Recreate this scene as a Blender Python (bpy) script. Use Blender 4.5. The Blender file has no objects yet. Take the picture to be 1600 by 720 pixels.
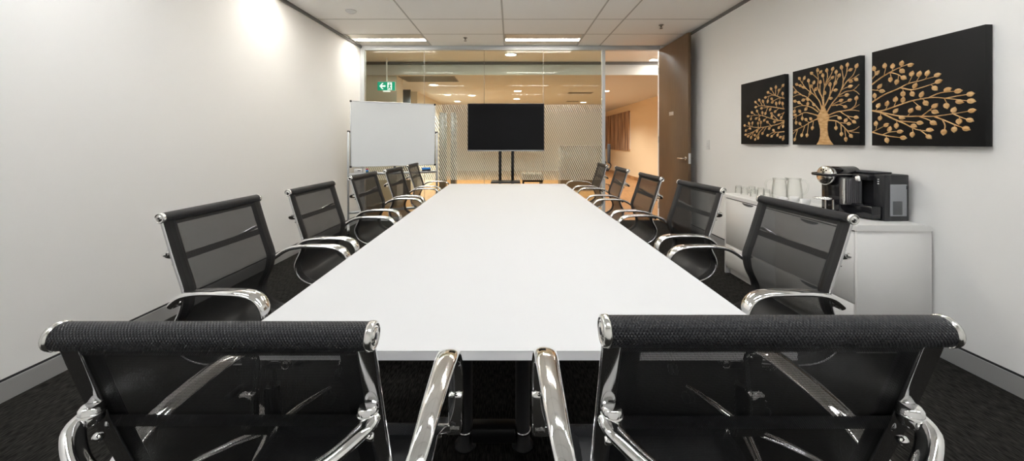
import bpy, bmesh, math, random
from mathutils import Vector, Matrix
random.seed(7)
PI = math.pi
scene = bpy.context.scene
COL = scene.collection

# ------------------------------------------------------------------ calibration
F, CX, CY, CH = 560.0, 798.0, 221.0, 1.27        # focal (px), principal point, camera height


def P(px, py, D):
    """real-world point at depth D that the photograph shows at (px, py)"""
    return Vector(((px - CX) * D / F, D, CH - (py - CY) * D / F))


def on_right(px, py, X):
    """point on the vertical plane x = X"""
    return P(px, py, X * F / (px - CX))


# ------------------------------------------------------------------ mesh builder
def catmull(pts, n=6):
    pts = [Vector(p) for p in pts]
    out = []
    for i in range(len(pts) - 1):
        p0 = pts[max(i - 1, 0)]; p1 = pts[i]; p2 = pts[i + 1]; p3 = pts[min(i + 2, len(pts) - 1)]
        for k in range(n):
            t = k / n
            out.append(0.5 * ((2 * p1) + (p2 - p0) * t + (2 * p0 - 5 * p1 + 4 * p2 - p3) * t * t
                              + (3 * p1 - p0 - 3 * p2 + p3) * t ** 3))
    out.append(pts[-1])
    return out


class MB:
    def __init__(s):
        s.v = []; s.f = []; s.uv = {}; s.sm = []; s.mi = []

    def add(s, verts, faces, smooth=False, mi=0, uvs=None):
        o = len(s.v)
        s.v += [Vector(p) for p in verts]
        if uvs:
            for i, u in enumerate(uvs): s.uv[o + i] = u
        for f in faces:
            s.f.append([o + i for i in f]); s.sm.append(smooth); s.mi.append(mi)
        return s

    def box(s, x0, x1, y0, y1, z0, z1, mi=0, M=None):
        v = [Vector((x, y, z)) for z in (z0, z1) for y in (y0, y1) for x in (x0, x1)]
        if M: v = [M @ p for p in v]
        return s.add(v, [(0, 2, 3, 1), (4, 5, 7, 6), (0, 1, 5, 4), (1, 3, 7, 5), (3, 2, 6, 7), (2, 0, 4, 6)], False, mi)

    def rbox(s, x0, x1, y0, y1, z0, z1, r=.004, seg=2, mi=0, M=None):
        bm = bmesh.new()
        bmesh.ops.create_cube(bm, size=1)
        for v in bm.verts:
            v.co = Vector(((x0 + x1) / 2 + v.co.x * (x1 - x0), (y0 + y1) / 2 + v.co.y * (y1 - y0),
                           (z0 + z1) / 2 + v.co.z * (z1 - z0)))
        bmesh.ops.bevel(bm, geom=bm.edges[:], offset=r, segments=seg, profile=.5, affect='EDGES')
        bm.verts.index_update()
        v = [x.co.copy() for x in bm.verts]
        if M: v = [M @ p for p in v]
        s.add(v, [[x.index for x in f.verts] for f in bm.faces], True, mi)
        bm.free()
        return s

    def tube(s, path, a, b=None, seg=12, ref=None, cap=True, mi=0, power=1.0, smooth=True):
        """sweep an ellipse (a along ref side, b across); a, b may be lists"""
        path = [Vector(p) for p in path]
        n = len(path)
        A = a if isinstance(a, (list, tuple)) else [a] * n
        Bb = A if b is None else (b if isinstance(b, (list, tuple)) else [b] * n)
        side = None
        vs = []; us = []
        L = 0
        for i, p in enumerate(path):
            t = (path[min(i + 1, n - 1)] - path[max(i - 1, 0)]).normalized()
            if i: L += (p - path[i - 1]).length
            if ref is not None:
                sd = Vector(ref); sd = (sd - t * sd.dot(t)).normalized()
            elif side is None:
                sd = t.orthogonal().normalized()
            else:
                sd = (side - t * side.dot(t)).normalized()
            side = sd
            ot = t.cross(sd)
            for k in range(seg):
                an = 2 * PI * k / seg
                c, q = math.cos(an), math.sin(an)
                if power != 1.0:
                    c = math.copysign(abs(c) ** power, c); q = math.copysign(abs(q) ** power, q)
                vs.append(p + sd * (A[i] * c) + ot * (Bb[i] * q))
                us.append((L, k / seg * 2 * PI * max(A[i], Bb[i])))
        fs = []
        for i in range(n - 1):
            for k in range(seg):
                k2 = (k + 1) % seg
                fs.append((i * seg + k, i * seg + k2, (i + 1) * seg + k2, (i + 1) * seg + k))
        s.add(vs, fs, smooth, mi, us)
        if cap:
            s.add(vs[:seg], [tuple(range(seg))[::-1]], False, mi)
            s.add(vs[-seg:], [tuple(range(seg))], False, mi)
        return s

    def lathe(s, prof, o=(0, 0, 0), axis='z', seg=24, mi=0, M=None, smooth=True):
        vs = []
        o = Vector(o)
        for r, z in prof:
            for k in range(seg):
                an = 2 * PI * k / seg
                c, q = r * math.cos(an), r * math.sin(an)
                p = {'z': Vector((c, q, z)), 'x': Vector((z, c, q)), 'y': Vector((q, z, c))}[axis]
                vs.append((M @ p if M else p) + o)
        fs = []
        for i in range(len(prof) - 1):
            for k in range(seg):
                k2 = (k + 1) % seg
                fs.append((i * seg + k, i * seg + k2, (i + 1) * seg + k2, (i + 1) * seg + k))
        s.add(vs, fs, smooth, mi)
        return s

    def prism(s, poly, off, mi=0):
        """poly: 3d loop; extruded by vector off"""
        poly = [Vector(p) for p in poly]; off = Vector(off); n = len(poly)
        s.add(poly + [p + off for p in poly],
              [tuple(range(n))[::-1], tuple(range(n, 2 * n))] + [(i, (i + 1) % n, n + (i + 1) % n, n + i) for i in range(n)],
              False, mi)
        return s

    def grid(s, rows, smooth=True, mi=0):
        """rows of points; uv = arc length in metres"""
        nr, nc = len(rows), len(rows[0])
        vs = [Vector(p) for r in rows for p in r]
        us = []
        Lr = 0
        for i in range(nr):
            if i: Lr += (Vector(rows[i][0]) - Vector(rows[i - 1][0])).length
            Lc = 0
            for j in range(nc):
                if j: Lc += (Vector(rows[i][j]) - Vector(rows[i][j - 1])).length
                us.append((Lc, Lr))
        s.add(vs, [(i * nc + j, i * nc + j + 1, (i + 1) * nc + j + 1, (i + 1) * nc + j)
                   for i in range(nr - 1) for j in range(nc - 1)], smooth, mi, us)
        return s

    def build(s, name, mats, parent=None, loc=(0, 0, 0), fix=True):
        me = bpy.data.meshes.new(name)
        me.from_pydata([tuple(p) for p in s.v], [], s.f)
        if not isinstance(mats, (list, tuple)): mats = [mats]
        for m in mats: me.materials.append(m)
        me.polygons.foreach_set('use_smooth', s.sm)
        me.polygons.foreach_set('material_index', s.mi)
        if s.uv:
            ul = me.uv_layers.new(name='UVMap')
            for lp in me.loops:
                ul.data[lp.index].uv = s.uv.get(lp.vertex_index, (0, 0))
        if fix:
            bm = bmesh.new(); bm.from_mesh(me)
            bmesh.ops.recalc_face_normals(bm, faces=bm.faces[:])
            bm.to_mesh(me); bm.free()
        me.update()
        o = bpy.data.objects.new(name, me)
        COL.objects.link(o)
        o.location = loc
        if parent: o.parent = parent
        return o


def tag(o, label, cat, group=None, kind=None):
    o['label'] = label; o['category'] = cat
    if group: o['group'] = group
    if kind: o['kind'] = kind
    return o


def thing(name, label, cat, loc=(0, 0, 0), rz=0, group=None):
    o = bpy.data.objects.new(name, None)
    o.empty_display_size = .1
    COL.objects.link(o)
    o.location = loc; o.rotation_euler = (0, 0, rz)
    return tag(o, label, cat, group)


def structure(o, label=None):
    o['kind'] = 'structure'
    if label: o['label'] = label
    return o


def dup(root, loc, rz=None, label=None, group=None):
    r = root.copy(); COL.objects.link(r)
    r.location = loc
    if rz is not None: r.rotation_euler = (0, 0, rz)
    if label: r['label'] = label
    if group: r['group'] = group
    for ch in list(root.children):
        c = ch.copy(); COL.objects.link(c); c.parent = r
        for g in list(ch.children):
            d = g.copy(); COL.objects.link(d); d.parent = c
    return r


# ------------------------------------------------------------------ materials
def srgb(r, g, b):
    f = lambda c: (c / 255 / 12.92) if c / 255 <= .04045 else ((c / 255 + .055) / 1.055) ** 2.4
    return (f(r), f(g), f(b), 1)


def mat(name, col, rough=.5, metal=0, spec=.5, coat=0, emis=None, es=0, trans=0):
    m = bpy.data.materials.new(name); m.use_nodes = True
    p = m.node_tree.nodes['Principled BSDF']
    p.inputs['Base Color'].default_value = col
    p.inputs['Roughness'].default_value = rough
    p.inputs['Metallic'].default_value = metal
    p.inputs['Specular IOR Level'].default_value = spec
    p.inputs['Coat Weight'].default_value = coat
    p.inputs['Transmission Weight'].default_value = trans
    if emis:
        p.inputs['Emission Color'].default_value = emis
        p.inputs['Emission Strength'].default_value = es
    return m


class NT:
    def __init__(s, m):
        s.t = m.node_tree; s.n = s.t.nodes; s.l = s.t.links
        s.p = s.n.get('Principled BSDF'); s.out = s.n.get('Material Output')

    def node(s, ty, **kw):
        n = s.n.new(ty)
        for k, v in kw.items(): setattr(n, k, v)
        return n

    def math(s, op, a, b=None):
        n = s.n.new('ShaderNodeMath'); n.operation = op
        for i, x in enumerate((a, b)):
            if x is None: continue
            if isinstance(x, (int, float)): n.inputs[i].default_value = x
            else: s.l.new(x, n.inputs[i])
        return n.outputs[0]


def add_noise_bump(m, scale, strength, dist=.002, stretch=None, detail=3):
    t = NT(m)
    tc = t.node('ShaderNodeTexCoord')
    src = tc.outputs['Object']
    if stretch:
        mp = t.node('ShaderNodeMapping'); mp.inputs['Scale'].default_value = stretch
        t.l.new(src, mp.inputs[0]); src = mp.outputs[0]
    nz = t.node('ShaderNodeTexNoise'); nz.inputs['Scale'].default_value = scale; nz.inputs['Detail'].default_value = detail
    t.l.new(src, nz.inputs['Vector'])
    bp = t.node('ShaderNodeBump'); bp.inputs['Strength'].default_value = strength; bp.inputs['Distance'].default_value = dist
    t.l.new(nz.outputs[0], bp.inputs['Height']); t.l.new(bp.outputs[0], t.p.inputs['Normal'])
    return nz


def add_noise_color(m, c1, c2, scale, stretch=(1, 1, 1), detail=4, lo=.35, hi=.65):
    t = NT(m)
    tc = t.node('ShaderNodeTexCoord')
    mp = t.node('ShaderNodeMapping'); mp.inputs['Scale'].default_value = stretch
    nz = t.node('ShaderNodeTexNoise'); nz.inputs['Scale'].default_value = scale; nz.inputs['Detail'].default_value = detail
    cr = t.node('ShaderNodeValToRGB')
    cr.color_ramp.elements[0].position = lo; cr.color_ramp.elements[0].color = c1
    cr.color_ramp.elements[1].position = hi; cr.color_ramp.elements[1].color = c2
    t.l.new(tc.outputs['Object'], mp.inputs[0]); t.l.new(mp.outputs[0], nz.inputs['Vector'])
    t.l.new(nz.outputs[0], cr.inputs[0]); t.l.new(cr.outputs[0], t.p.inputs['Base Color'])
    return nz


M = {}
M['wall'] = mat('wall_paint', (.90, .895, .88, 1), .65, spec=.3); add_noise_bump(M['wall'], 60, .05, .001)
M['ceil'] = mat('ceiling_tile', (.94, .935, .91, 1), .85, spec=.2); add_noise_bump(M['ceil'], 220, .12, .001)
M['tbar'] = mat('ceiling_bar', (.50, .49, .46, 1), .6)
M['shadowline'] = mat('shadow_line_trim', (.16, .155, .15, 1), .5)
M['alu'] = mat('satin_aluminium', (.66, .68, .70, 1), .35, metal=.85)
M['frame'] = mat('powder_silver', (.60, .62, .63, 1), .55)
M['skirt'] = mat('skirting_aluminium', (.46, .46, .455, 1), .38, metal=.35)
M['black_gap'] = mat('black_gap', (.012, .012, .013, 1), .6)
M['chrome'] = mat('polished_aluminium', (.86, .86, .85, 1), .07, metal=1)
M['chrome_dark'] = mat('rail_aluminium', (.60, .60, .61, 1), .10, metal=1)
M['satin_cap'] = mat('brushed_cap', (.80, .79, .76, 1), .18, metal=1)
M['laminate'] = mat('white_laminate', (.60, .60, .60, 1), .75, spec=.08)
M['laminate_edge'] = mat('white_edge', (.92, .92, .93, 1), .4)
M['cab'] = mat('white_melamine', (.80, .79, .77, 1), .35)
M['black_steel'] = mat('black_powdercoat', (.006, .006, .007, 1), .45, spec=.3)
M['black_plastic'] = mat('black_plastic', (.016, .016, .018, 1), .35)
M['gloss_black'] = mat('gloss_black', (.010, .010, .012, 1), .12)
M['grey_plastic'] = mat('dark_grey_plastic', (.018, .0185, .021, 1), .38)
M['screen'] = mat('tv_screen', (.003, .003, .004, 1), .16, spec=.2)
M['bezel'] = mat('tv_bezel', (.05, .05, .055, 1), .3)
M['bezel_silver'] = mat('tv_bezel_silver', (.42, .43, .45, 1), .3, metal=.7)
M['wb'] = mat('whiteboard_enamel', (.86, .90, .93, 1), .16, spec=.5)
M['blue'] = mat('eraser_blue', srgb(70, 150, 235), .6)
M['white_plastic'] = mat('white_plastic', (.8, .8, .79, 1), .4)
M['red'] = mat('red_plastic', srgb(190, 60, 60), .4)
M['teal'] = mat('teal_plastic', srgb(40, 110, 125), .4)
M['door'] = mat('brown_door', srgb(112, 90, 68), .42, spec=.4)
add_noise_color(M['door'], srgb(108, 86, 64), srgb(118, 95, 72), 3, (30, 30, 1.2))
M['canvas'] = mat('black_canvas', (.013, .0125, .012, 1), .75, spec=.25)
M['canvas_side'] = M['canvas']
M['gold'] = mat('carved_wood', srgb(214, 172, 118), .5, spec=.35)
add_noise_color(M['gold'], srgb(196, 148, 92), srgb(226, 188, 136), 22, (1, 1, 3))
M['porcelain'] = mat('porcelain', (.85, .85, .84, 1), .15)
M['tube'] = mat('lamp_tube', (1, 1, 1, 1), .5, emis=(1, .955, .885, 1), es=8.8)
M['tube_cool'] = mat('lamp_tube_cool', (1, 1, 1, 1), .5, emis=(.96, .98, 1, 1), es=9.6)
M['tube_added'] = mat('lamp_tube_added', (1, 1, 1, 1), .5, emis=(.96, .98, 1, 1), es=6)
M['tube_mid'] = mat('lamp_tube_mid', (1, 1, 1, 1), .5, emis=(1, .955, .885, 1), es=12)
M['tube_mid_cool'] = mat('lamp_tube_mid_cool', (1, 1, 1, 1), .5, emis=(.96, .98, 1, 1), es=12)
M['reflector'] = mat('lamp_reflector', (.66, .62, .55, 1), .5, metal=.3)
M['bulkhead_fill'] = mat('bulkhead_fill_glow', (1, 1, 1, 1), .5, emis=(.95, 1, .98, 1), es=3.5)
M['downlamp'] = mat('downlight_lamp', (1, 1, 1, 1), .5, emis=(1, .88, .70, 1), es=7)
M['sprinkler'] = mat('sprinkler_brass', (.22, .20, .17, 1), .35, metal=.8)
# lobby
M['lob_ceil'] = mat('lobby_ceiling', srgb(214, 214, 212), .8)
M['lob_wall'] = mat('lobby_wall', srgb(226, 218, 202), .7)
M['lob_wall_light_tint'] = mat('lobby_wall_light_tint', srgb(230, 206, 168), .7)  # warm copy of the lobby wall, warm light put into the colour
M['bulk'] = mat('bulkhead_paint', (.72, .72, .70, 1), .7)
M['lob_floor'] = mat('timber_floor', srgb(176, 118, 58), .35)
add_noise_color(M['lob_floor'], srgb(160, 112, 66), srgb(192, 144, 94), 4, (9, .8, 1))
M['dark_fabric'] = mat('dark_fabric', (.03, .03, .032, 1), .8)
M['grey_panel'] = mat('dark_grey_panel', (.09, .095, .10, 1), .5)
M['cream'] = mat('tan_upholstery', srgb(150, 128, 104), .8)
M['desk'] = mat('brown_grey_desk', srgb(112, 100, 88), .5)
M['exit_green'] = mat('exit_green', srgb(0, 130, 100), .5, emis=srgb(0, 178, 138), es=.12)
M['exit_white'] = mat('exit_white', (.9, .95, .92, 1), .5, emis=(.9, 1, .95, 1), es=.2)
M['grille'] = mat('vent_grille', (.30, .29, .27, 1), .5)

# carpet: short dashes running down the room
m = M['carpet'] = mat('ribbed_carpet', (.02, .02, .02, 1), .95, spec=.1)
add_noise_color(m, (.006, .0056, .005, 1), (.034, .032, .029, 1), 1, (170, 26, 1), 2, .38, .68)
add_noise_bump(m, 1, .7, .003, (170, 26, 1), 2)

# picture of tree trunks in the lobby
m = M['birch'] = mat('birch_print', (.4, .3, .2, 1), .5)
add_noise_color(m, srgb(96, 62, 44), srgb(205, 170, 135), 1.6, (1, 5, .5), 5, .35, .7)

# woven mesh: fine dark weave with open holes
def weave_mat(name, pitch_u, pitch_v, thr, col, sheen=True):
    m = bpy.data.materials.new(name); m.use_nodes = True
    t = NT(m)
    t.p.inputs['Base Color'].default_value = col
    t.p.inputs['Roughness'].default_value = .45
    t.p.inputs['Specular IOR Level'].default_value = .35
    uv = t.node('ShaderNodeUVMap')
    sp = t.node('ShaderNodeSeparateXYZ'); t.l.new(uv.outputs[0], sp.inputs[0])
    su = t.math('SINE', t.math('MULTIPLY', sp.outputs[0], 2 * PI / pitch_u))
    sv = t.math('SINE', t.math('MULTIPLY', sp.outputs[1], 2 * PI / pitch_v))
    h = t.math('MULTIPLY', t.math('ABSOLUTE', su), t.math('ABSOLUTE', sv))
    if thr is not None:
        hole = t.math('GREATER_THAN', h, thr)
        tr = t.node('ShaderNodeBsdfTransparent')
        mx = t.node('ShaderNodeMixShader')
        t.l.new(hole, mx.inputs[0]); t.l.new(t.p.outputs[0], mx.inputs[1]); t.l.new(tr.outputs[0], mx.inputs[2])
        t.l.new(mx.outputs[0], t.out.inputs['Surface'])
    else:
        a1 = t.math('ADD', t.math('MULTIPLY', sp.outputs[0], PI / pitch_u), t.math('MULTIPLY', sp.outputs[1], PI / pitch_v))
        a2 = t.math('SUBTRACT', t.math('MULTIPLY', sp.outputs[0], PI / pitch_u), t.math('MULTIPLY', sp.outputs[1], PI / pitch_v))
        h = t.math('MULTIPLY', t.math('ABSOLUTE', t.math('SINE', a1)), t.math('ABSOLUTE', t.math('SINE', a2)))
        t.p.inputs['Roughness'].default_value = .36
        bp = t.node('ShaderNodeBump'); bp.inputs['Strength'].default_value = .9; bp.inputs['Distance'].default_value = .0016
        bp.invert = True
        t.l.new(h, bp.inputs['Height']); t.l.new(bp.outputs[0], t.p.inputs['Normal'])
    return m


M['mesh'] = weave_mat('black_mesh_weave', .0036, .0031, .73, (.012, .0122, .013, 1))
M['roll'] = weave_mat('black_mesh_roll', .0042, .0058, None, (.016, .0165, .019, 1))
M['band'] = weave_mat('black_mesh_band', .0030, .0040, None, (.007, .0072, .008, 1))


def glass_mat(name, tint, ior=1.45, rough=0.0, edge=None, cap=1.0):
    m = bpy.data.materials.new(name); m.use_nodes = True
    t = NT(m); t.n.remove(t.p)
    tr = t.node('ShaderNodeBsdfTransparent'); tr.inputs[0].default_value = tint
    gl = t.node('ShaderNodeBsdfGlossy'); gl.inputs['Roughness'].default_value = rough
    fr = t.node('ShaderNodeFresnel'); fr.inputs[0].default_value = ior
    mx = t.node('ShaderNodeMixShader')
    if edge:
        lw = t.node('ShaderNodeLayerWeight'); lw.inputs[0].default_value = .12
        cm = t.node('ShaderNodeMix'); cm.data_type = 'RGBA'
        cm.inputs[6].default_value = tint; cm.inputs[7].default_value = edge
        t.l.new(lw.outputs['Facing'], cm.inputs[0]); t.l.new(cm.outputs[2], tr.inputs[0])
    t.l.new(t.math('MINIMUM', fr.outputs[0], cap), mx.inputs[0]); t.l.new(tr.outputs[0], mx.inputs[1]); t.l.new(gl.outputs[0], mx.inputs[2])
    t.l.new(mx.outputs[0], t.out.inputs['Surface'])
    return m


M['pane'] = glass_mat('tinted_pane', (.87, .91, .87, 1), 1.2)
M['ware'] = glass_mat('clear_glassware', (.992, .995, .992, 1), 1.25, .02, edge=(.72, .75, .72, 1), cap=.4)
M['shroud'] = mat('ribbed_shroud', (.22, .22, .23, 1), .28, metal=.9)
M['tank'] = mat('smoky_tank', (.30, .31, .33, 1), .25)
M['film'] = mat('frosted_film', (.92, .89, .80, 1), .6)
t_ = NT(M['film'])
tl = t_.node('ShaderNodeBsdfTranslucent'); tl.inputs[0].default_value = (.92, .90, .82, 1)
mx_ = t_.node('ShaderNodeMixShader'); mx_.inputs[0].default_value = .45
t_.l.new(t_.p.outputs[0], mx_.inputs[1]); t_.l.new(tl.outputs[0], mx_.inputs[2]); t_.l.new(mx_.outputs[0], t_.out.inputs['Surface'])

# ------------------------------------------------------------------ the room
H = 2.80
DF = 5.77                                   # glazed end wall
YB = -1.6                                   # wall behind the camera
XL = lambda y: -2.41 - (DF - y) * .0185     # left wall runs very slightly out of square
XR = 2.54
s = DF / F

fl = MB().box(-2.7, 2.7, YB - .2, DF + .03, -.1, 0)
structure(fl.build('floor', M['carpet']), 'dark ribbed carpet floor of the meeting room')
w = MB().prism([(XL(YB), YB, 0), (XL(DF), DF + .06, 0), (XL(DF) - .15, DF + .06, 0), (XL(YB) - .15, YB, 0)], (0, 0, H))
structure(w.build('wall_left', M['wall']), 'white painted left wall')
w = MB().box(XR, XR + .15, YB, DF + .06, 0, H)
structure(w.build('wall_right', M['wall']), 'white painted right wall')
w = MB().box(-2.7, 2.7, YB - .15, YB, 0, H)
structure(w.build('wall_back', M['wall']), 'white wall behind the camera')

# ceiling: tiles and bars, the lamp tiles left open
xcol = [-2.62, -1.267, -.100, 1.058, 1.42, 2.60]
yrow0, dr = 5.727, .621
yrows = [DF + .06] + [yrow0 - dr * k for k in range(12)] + [YB - .05]
lamp_rows = [0, 3, 6, 9]
lamp_cols = [0, 2]
cb = MB()
for k in range(len(yrows) - 1):
    ya, yb = yrows[k + 1], yrows[k]
    for c in range(5):
        if k - 1 in lamp_rows and (c in lamp_cols or (c == 4 and k > 4)): continue
        cb.box(xcol[c] + .008, xcol[c + 1] - .008, ya + .008, yb - .008, H, H + .02)
for c in range(1, 5):
    cb.box(xcol[c] - .010, xcol[c] + .010, YB, DF + .06, H - .001, H + .02, 1)
for k in range(1, len(yrows) - 1):
    cb.box(-2.62, 2.6, yrows[k] - .006, yrows[k] + .006, H - .0012, H + .02, 1)
cb.box(-2.7, 2.7, YB - .1, DF + .06, H + .16, H + .2)
structure(cb.build('ceiling', [M['ceil'], M['tbar']]), 'white tiled suspended ceiling with grey bars')

tr = MB().prism([(XL(YB), YB, H - .035), (XL(DF), DF, H - .035), (XL(DF) + .022, DF, H - .035), (XL(YB) + .022, YB, H - .035)], (0, 0, .034))
structure(tr.build('trim_1', M['shadowline']), 'grey shadow line along the left ceiling edge')
tr = MB().box(XR - .022, XR, YB, DF, H - .035, H - .001)
structure(tr.build('trim_2', M['shadowline']), 'grey shadow line along the right ceiling edge')

def skirting(name, p0, p1, nrm, label):
    n = Vector(nrm)
    a, b = Vector(p0), Vector(p1)
    k = MB().prism([a, b, b + n * .012, a + n * .012], (0, 0, .098))
    k.prism([a + Vector((0, 0, .098)), b + Vector((0, 0, .098)), b + n * .004 + Vector((0, 0, .098)), a + n * .004 + Vector((0, 0, .098))], (0, 0, .011), 1)
    structure(k.build(name, [M['skirt'], M['black_gap']]), label)

skirting('baseboard_left', (XL(YB), YB, 0), (XL(DF), DF, 0), (1, 0, 0), 'silver skirting along the left wall')
skirting('baseboard_right', (XR, YB, 0), (XR, DF, 0), (-1, 0, 0), 'silver skirting along the right wall')

# ------------------------------------------------------------------ glazed end wall
gx0, gx1 = (570 - CX) * s, (940.5 - CX) * s
ox0, ox1 = (945 - CX) * s, (1027.3 - CX) * s
zh = CH + (221 - 78.5) * s
g = bpy.data.objects.new('window_1', None); COL.objects.link(g); g.location = (0, DF, 0)
structure(g, 'full height glass partition at the far end of the room')
fb = MB()
fb.box(XL(DF), ox1 + .03, -.03, .05, zh, H)                          # head
fb.box(XL(DF), gx0, -.03, .05, 0, zh)                                # left jamb
fb.box(gx1, ox0, -.03, .05, 0, zh)                                   # mullion
fb.box(gx0, gx1, -.02, .04, 0, .05)                                  # sill
fb.build('window_frame', M['frame'], g)
jx = [gx0] + [(p - CX) * s for p in (663, 756.5, 849)] + [gx1]
for i in range(4):
    MB().box(jx[i] + .003, jx[i + 1] - .003, 0, .012, .05, zh).build('pane', M['pane'], g)
for x in jx[1:-1]:
    MB().box(x - .0029, x + .0029, .001, .011, .05, zh).build('glazing_joint', M['grille'], g)
# striped film
zt, zb = CH + (221 - 163.5) * s, CH - (281 - 221) * s
per, wid, sl = .0332, .0175, .47
fm = MB()
x = gx0 - (zt - zb) * sl
while x < gx1:
    # a stripe: left edge at top x, running down to the right
    poly = [(x, zt), (x + wid, zt), (x + wid + (zt - zb) * sl, zb), (x + (zt - zb) * sl, zb)]
    for lim, sg in ((gx0 + .002, 1), (gx1 - .002, -1)):
        out = []
        for i in range(len(poly)):
            a, b = poly[i], poly[(i + 1) % len(poly)]
            ia, ib = (a[0] - lim) * sg >= 0, (b[0] - lim) * sg >= 0
            if ia: out.append(a)
            if ia != ib:
                k = (lim - a[0]) / (b[0] - a[0])
                out.append((lim, a[1] + (b[1] - a[1]) * k))
        poly = out
        if not poly: break
    if len(poly) > 2:
        fm.add([(p[0], -.002, p[1]) for p in poly], [tuple(range(len(poly)))])
    x += per
fo = fm.build('frosted_film', M['film'], g)
fo['label'] = 'diagonally striped frosted privacy film'

# nib wall right of the door and wall over it
nb = MB().box(ox1 + .03, XR, DF - .03, DF + .06, 0, H)
structure(nb.build('wall_far', M['wall']), 'narrow white wall beside the door')

# door, standing open against the right wall
dw = .93
d = bpy.data.objects.new('door_1', None); COL.objects.link(d)
d.location = (ox1 + .01, DF - .03, 0); d.rotation_euler = (0, 0, math.radians(.4))
structure(d, 'tall brown door standing open at the right wall')
MB().rbox(0, .042, -dw, 0, .012, zh - .005, .002, 1).build('leaf', M['door'], d)
hz = 1.04
hd = MB()
hd.lathe([(0, -.006), (.024, -.006), (.026, -.003), (.026, .0)], (0, -dw + .06, hz), 'x', 20)
hd.tube(catmull([(0, -dw + .06, hz), (-.045, -dw + .06, hz), (-.055, -dw + .07, hz), (-.057, -dw + .17, hz)], 5), .009, seg=10)
hd.build('door_handle', M['satin_cap'], d)
hd = MB()
hd.lathe([(0, .048), (.024, .048), (.026, .045), (.026, .042)], (0, -dw + .06, hz), 'x', 20)
hd.tube(catmull([(.042, -dw + .06, hz), (.085, -dw + .06, hz), (.095, -dw + .07, hz), (.097, -dw + .17, hz)], 5), .009, seg=10)
hd.build('door_handle', M['satin_cap'], d)
MB().box(.006, .036, -dw - .003, -dw + .001, hz - .07, hz + .07).build('latch_plate', M['alu'], d)
sg = MB().rbox(-.003, 0, -.51, -.37, 1.655, 1.71, .001, 1)
sg.build('door_plate', M['alu'], d)['label'] = 'small silver name plate'
for z in (.25, 1.3, 2.4):
    MB().tube([(-.005, .004, z - .05), (-.005, .004, z + .05)], .006, seg=8).build('hinge', M['alu'], d)

# light switch
sw = thing('light_switch', 'small white light switch on the right wall beside the open door', 'light switch', on_right(1106.5, 226, XR))
MB().rbox(-.008, 0, -.038, .038, -.062, .062, .003, 2).build('switch_plate', M['white_plastic'], sw)
MB().rbox(-.012, -.007, -.012, .012, -.022, .0, .002, 1).build('rocker', M['white_plastic'], sw)
MB().rbox(-.012, -.007, -.012, .012, .006, .028, .002, 1).build('rocker', M['white_plastic'], sw)

# ------------------------------------------------------------------ ceiling fittings
def troffer(x0, x1, y0, y1, tube, label, inset=0):
    t = thing('ceiling_light', label, 'ceiling light', ((x0 + x1) / 2, (y0 + y1) / 2, H), 0, 'recessed ceiling lights')
    hx, hy = (x1 - x0) / 2 - .012, (y1 - y0) / 2 - .008
    b = MB()
    b.box(-hx, hx, -hy, -hy + .02, .001, .02); b.box(-hx, hx, hy - .02, hy, .001, .02)
    b.box(-hx, -hx + .012, -hy + .02, hy - .02, .001, .02); b.box(hx - .012, hx, -hy + .02, hy - .02, .001, .02)
    b.box(-hx, hx, -hy, hy, .10, .11)
    b.build('frame', M['tbar'], t)
    r = MB()
    for sg in (-1, 1):
        rows = []
        for k in range(9):
            a = k / 8
            yy = sg * (hy - .02 - a * (hy - .02 - .064))
            zz = .004 + .010 * math.sin(a * PI)
            rows.append([(-hx + .012, yy, zz), (hx - .012, yy, zz)])
        r.grid(rows)
    r.build('reflector', M['reflector'], t, fix=False)
    MB().box(-hx + .014 + inset, hx - .014, -.06, .06, .006, .012).build('lamp_tube', tube, t)
    bl = MB()
    n = 24
    for k in range(1, n):
        xx = -hx + .012 + (2 * hx - .024) * k / n
        bl.box(xx - .0015, xx + .0015, -.064, .064, -.003, .0058)
    bl.build('louvre', M['reflector'], t)
    return t


rows_lab = ['at the glass partition', 'over the far half of the table', 'over the near half of the table', 'above the camera']
for i, k in enumerate(lamp_rows):
    y1 = yrow0 - dr * k; y0 = y1 - dr
    troffer(XL(y1) + .012, xcol[1], y0, y1, M['tube'] if i < 2 else M['tube_cool'], 'recessed strip light against the left wall, ' + rows_lab[i], .05)
    troffer(xcol[2], xcol[3], y0, y1, M['tube_mid'] if i < 2 else M['tube_mid_cool'], 'recessed strip light along the middle of the ceiling, ' + rows_lab[i])

    if i >= 2:  # extra lamps added out of view to brighten the right wall
        troffer(xcol[4], XR - .12, y0, y1, M['tube_added'], 'added unseen strip light near the right wall, ' + rows_lab[i])

def sprinkler(p, label):
    t = thing('ceiling_sprinkler', label, 'sprinkler', (p.x, p.y, H), 0, 'ceiling sprinklers')
    MB().lathe([(0, .012), (.03, .012), (.03, -.004), (.012, -.012), (.010, -.03), (0, -.03)], seg=16).build('escutcheon', M['sprinkler'], t)
    b = MB().lathe([(0, -.046), (.019, -.046), (.019, -.049), (0, -.049)], seg=16)
    for sg in (-1, 1):
        b.tube(catmull([(sg * .009, 0, -.028), (sg * .014, 0, -.036), (sg * .004, 0, -.047)], 4), .002, seg=6)
    b.build('deflector', M['sprinkler'], t)


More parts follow.
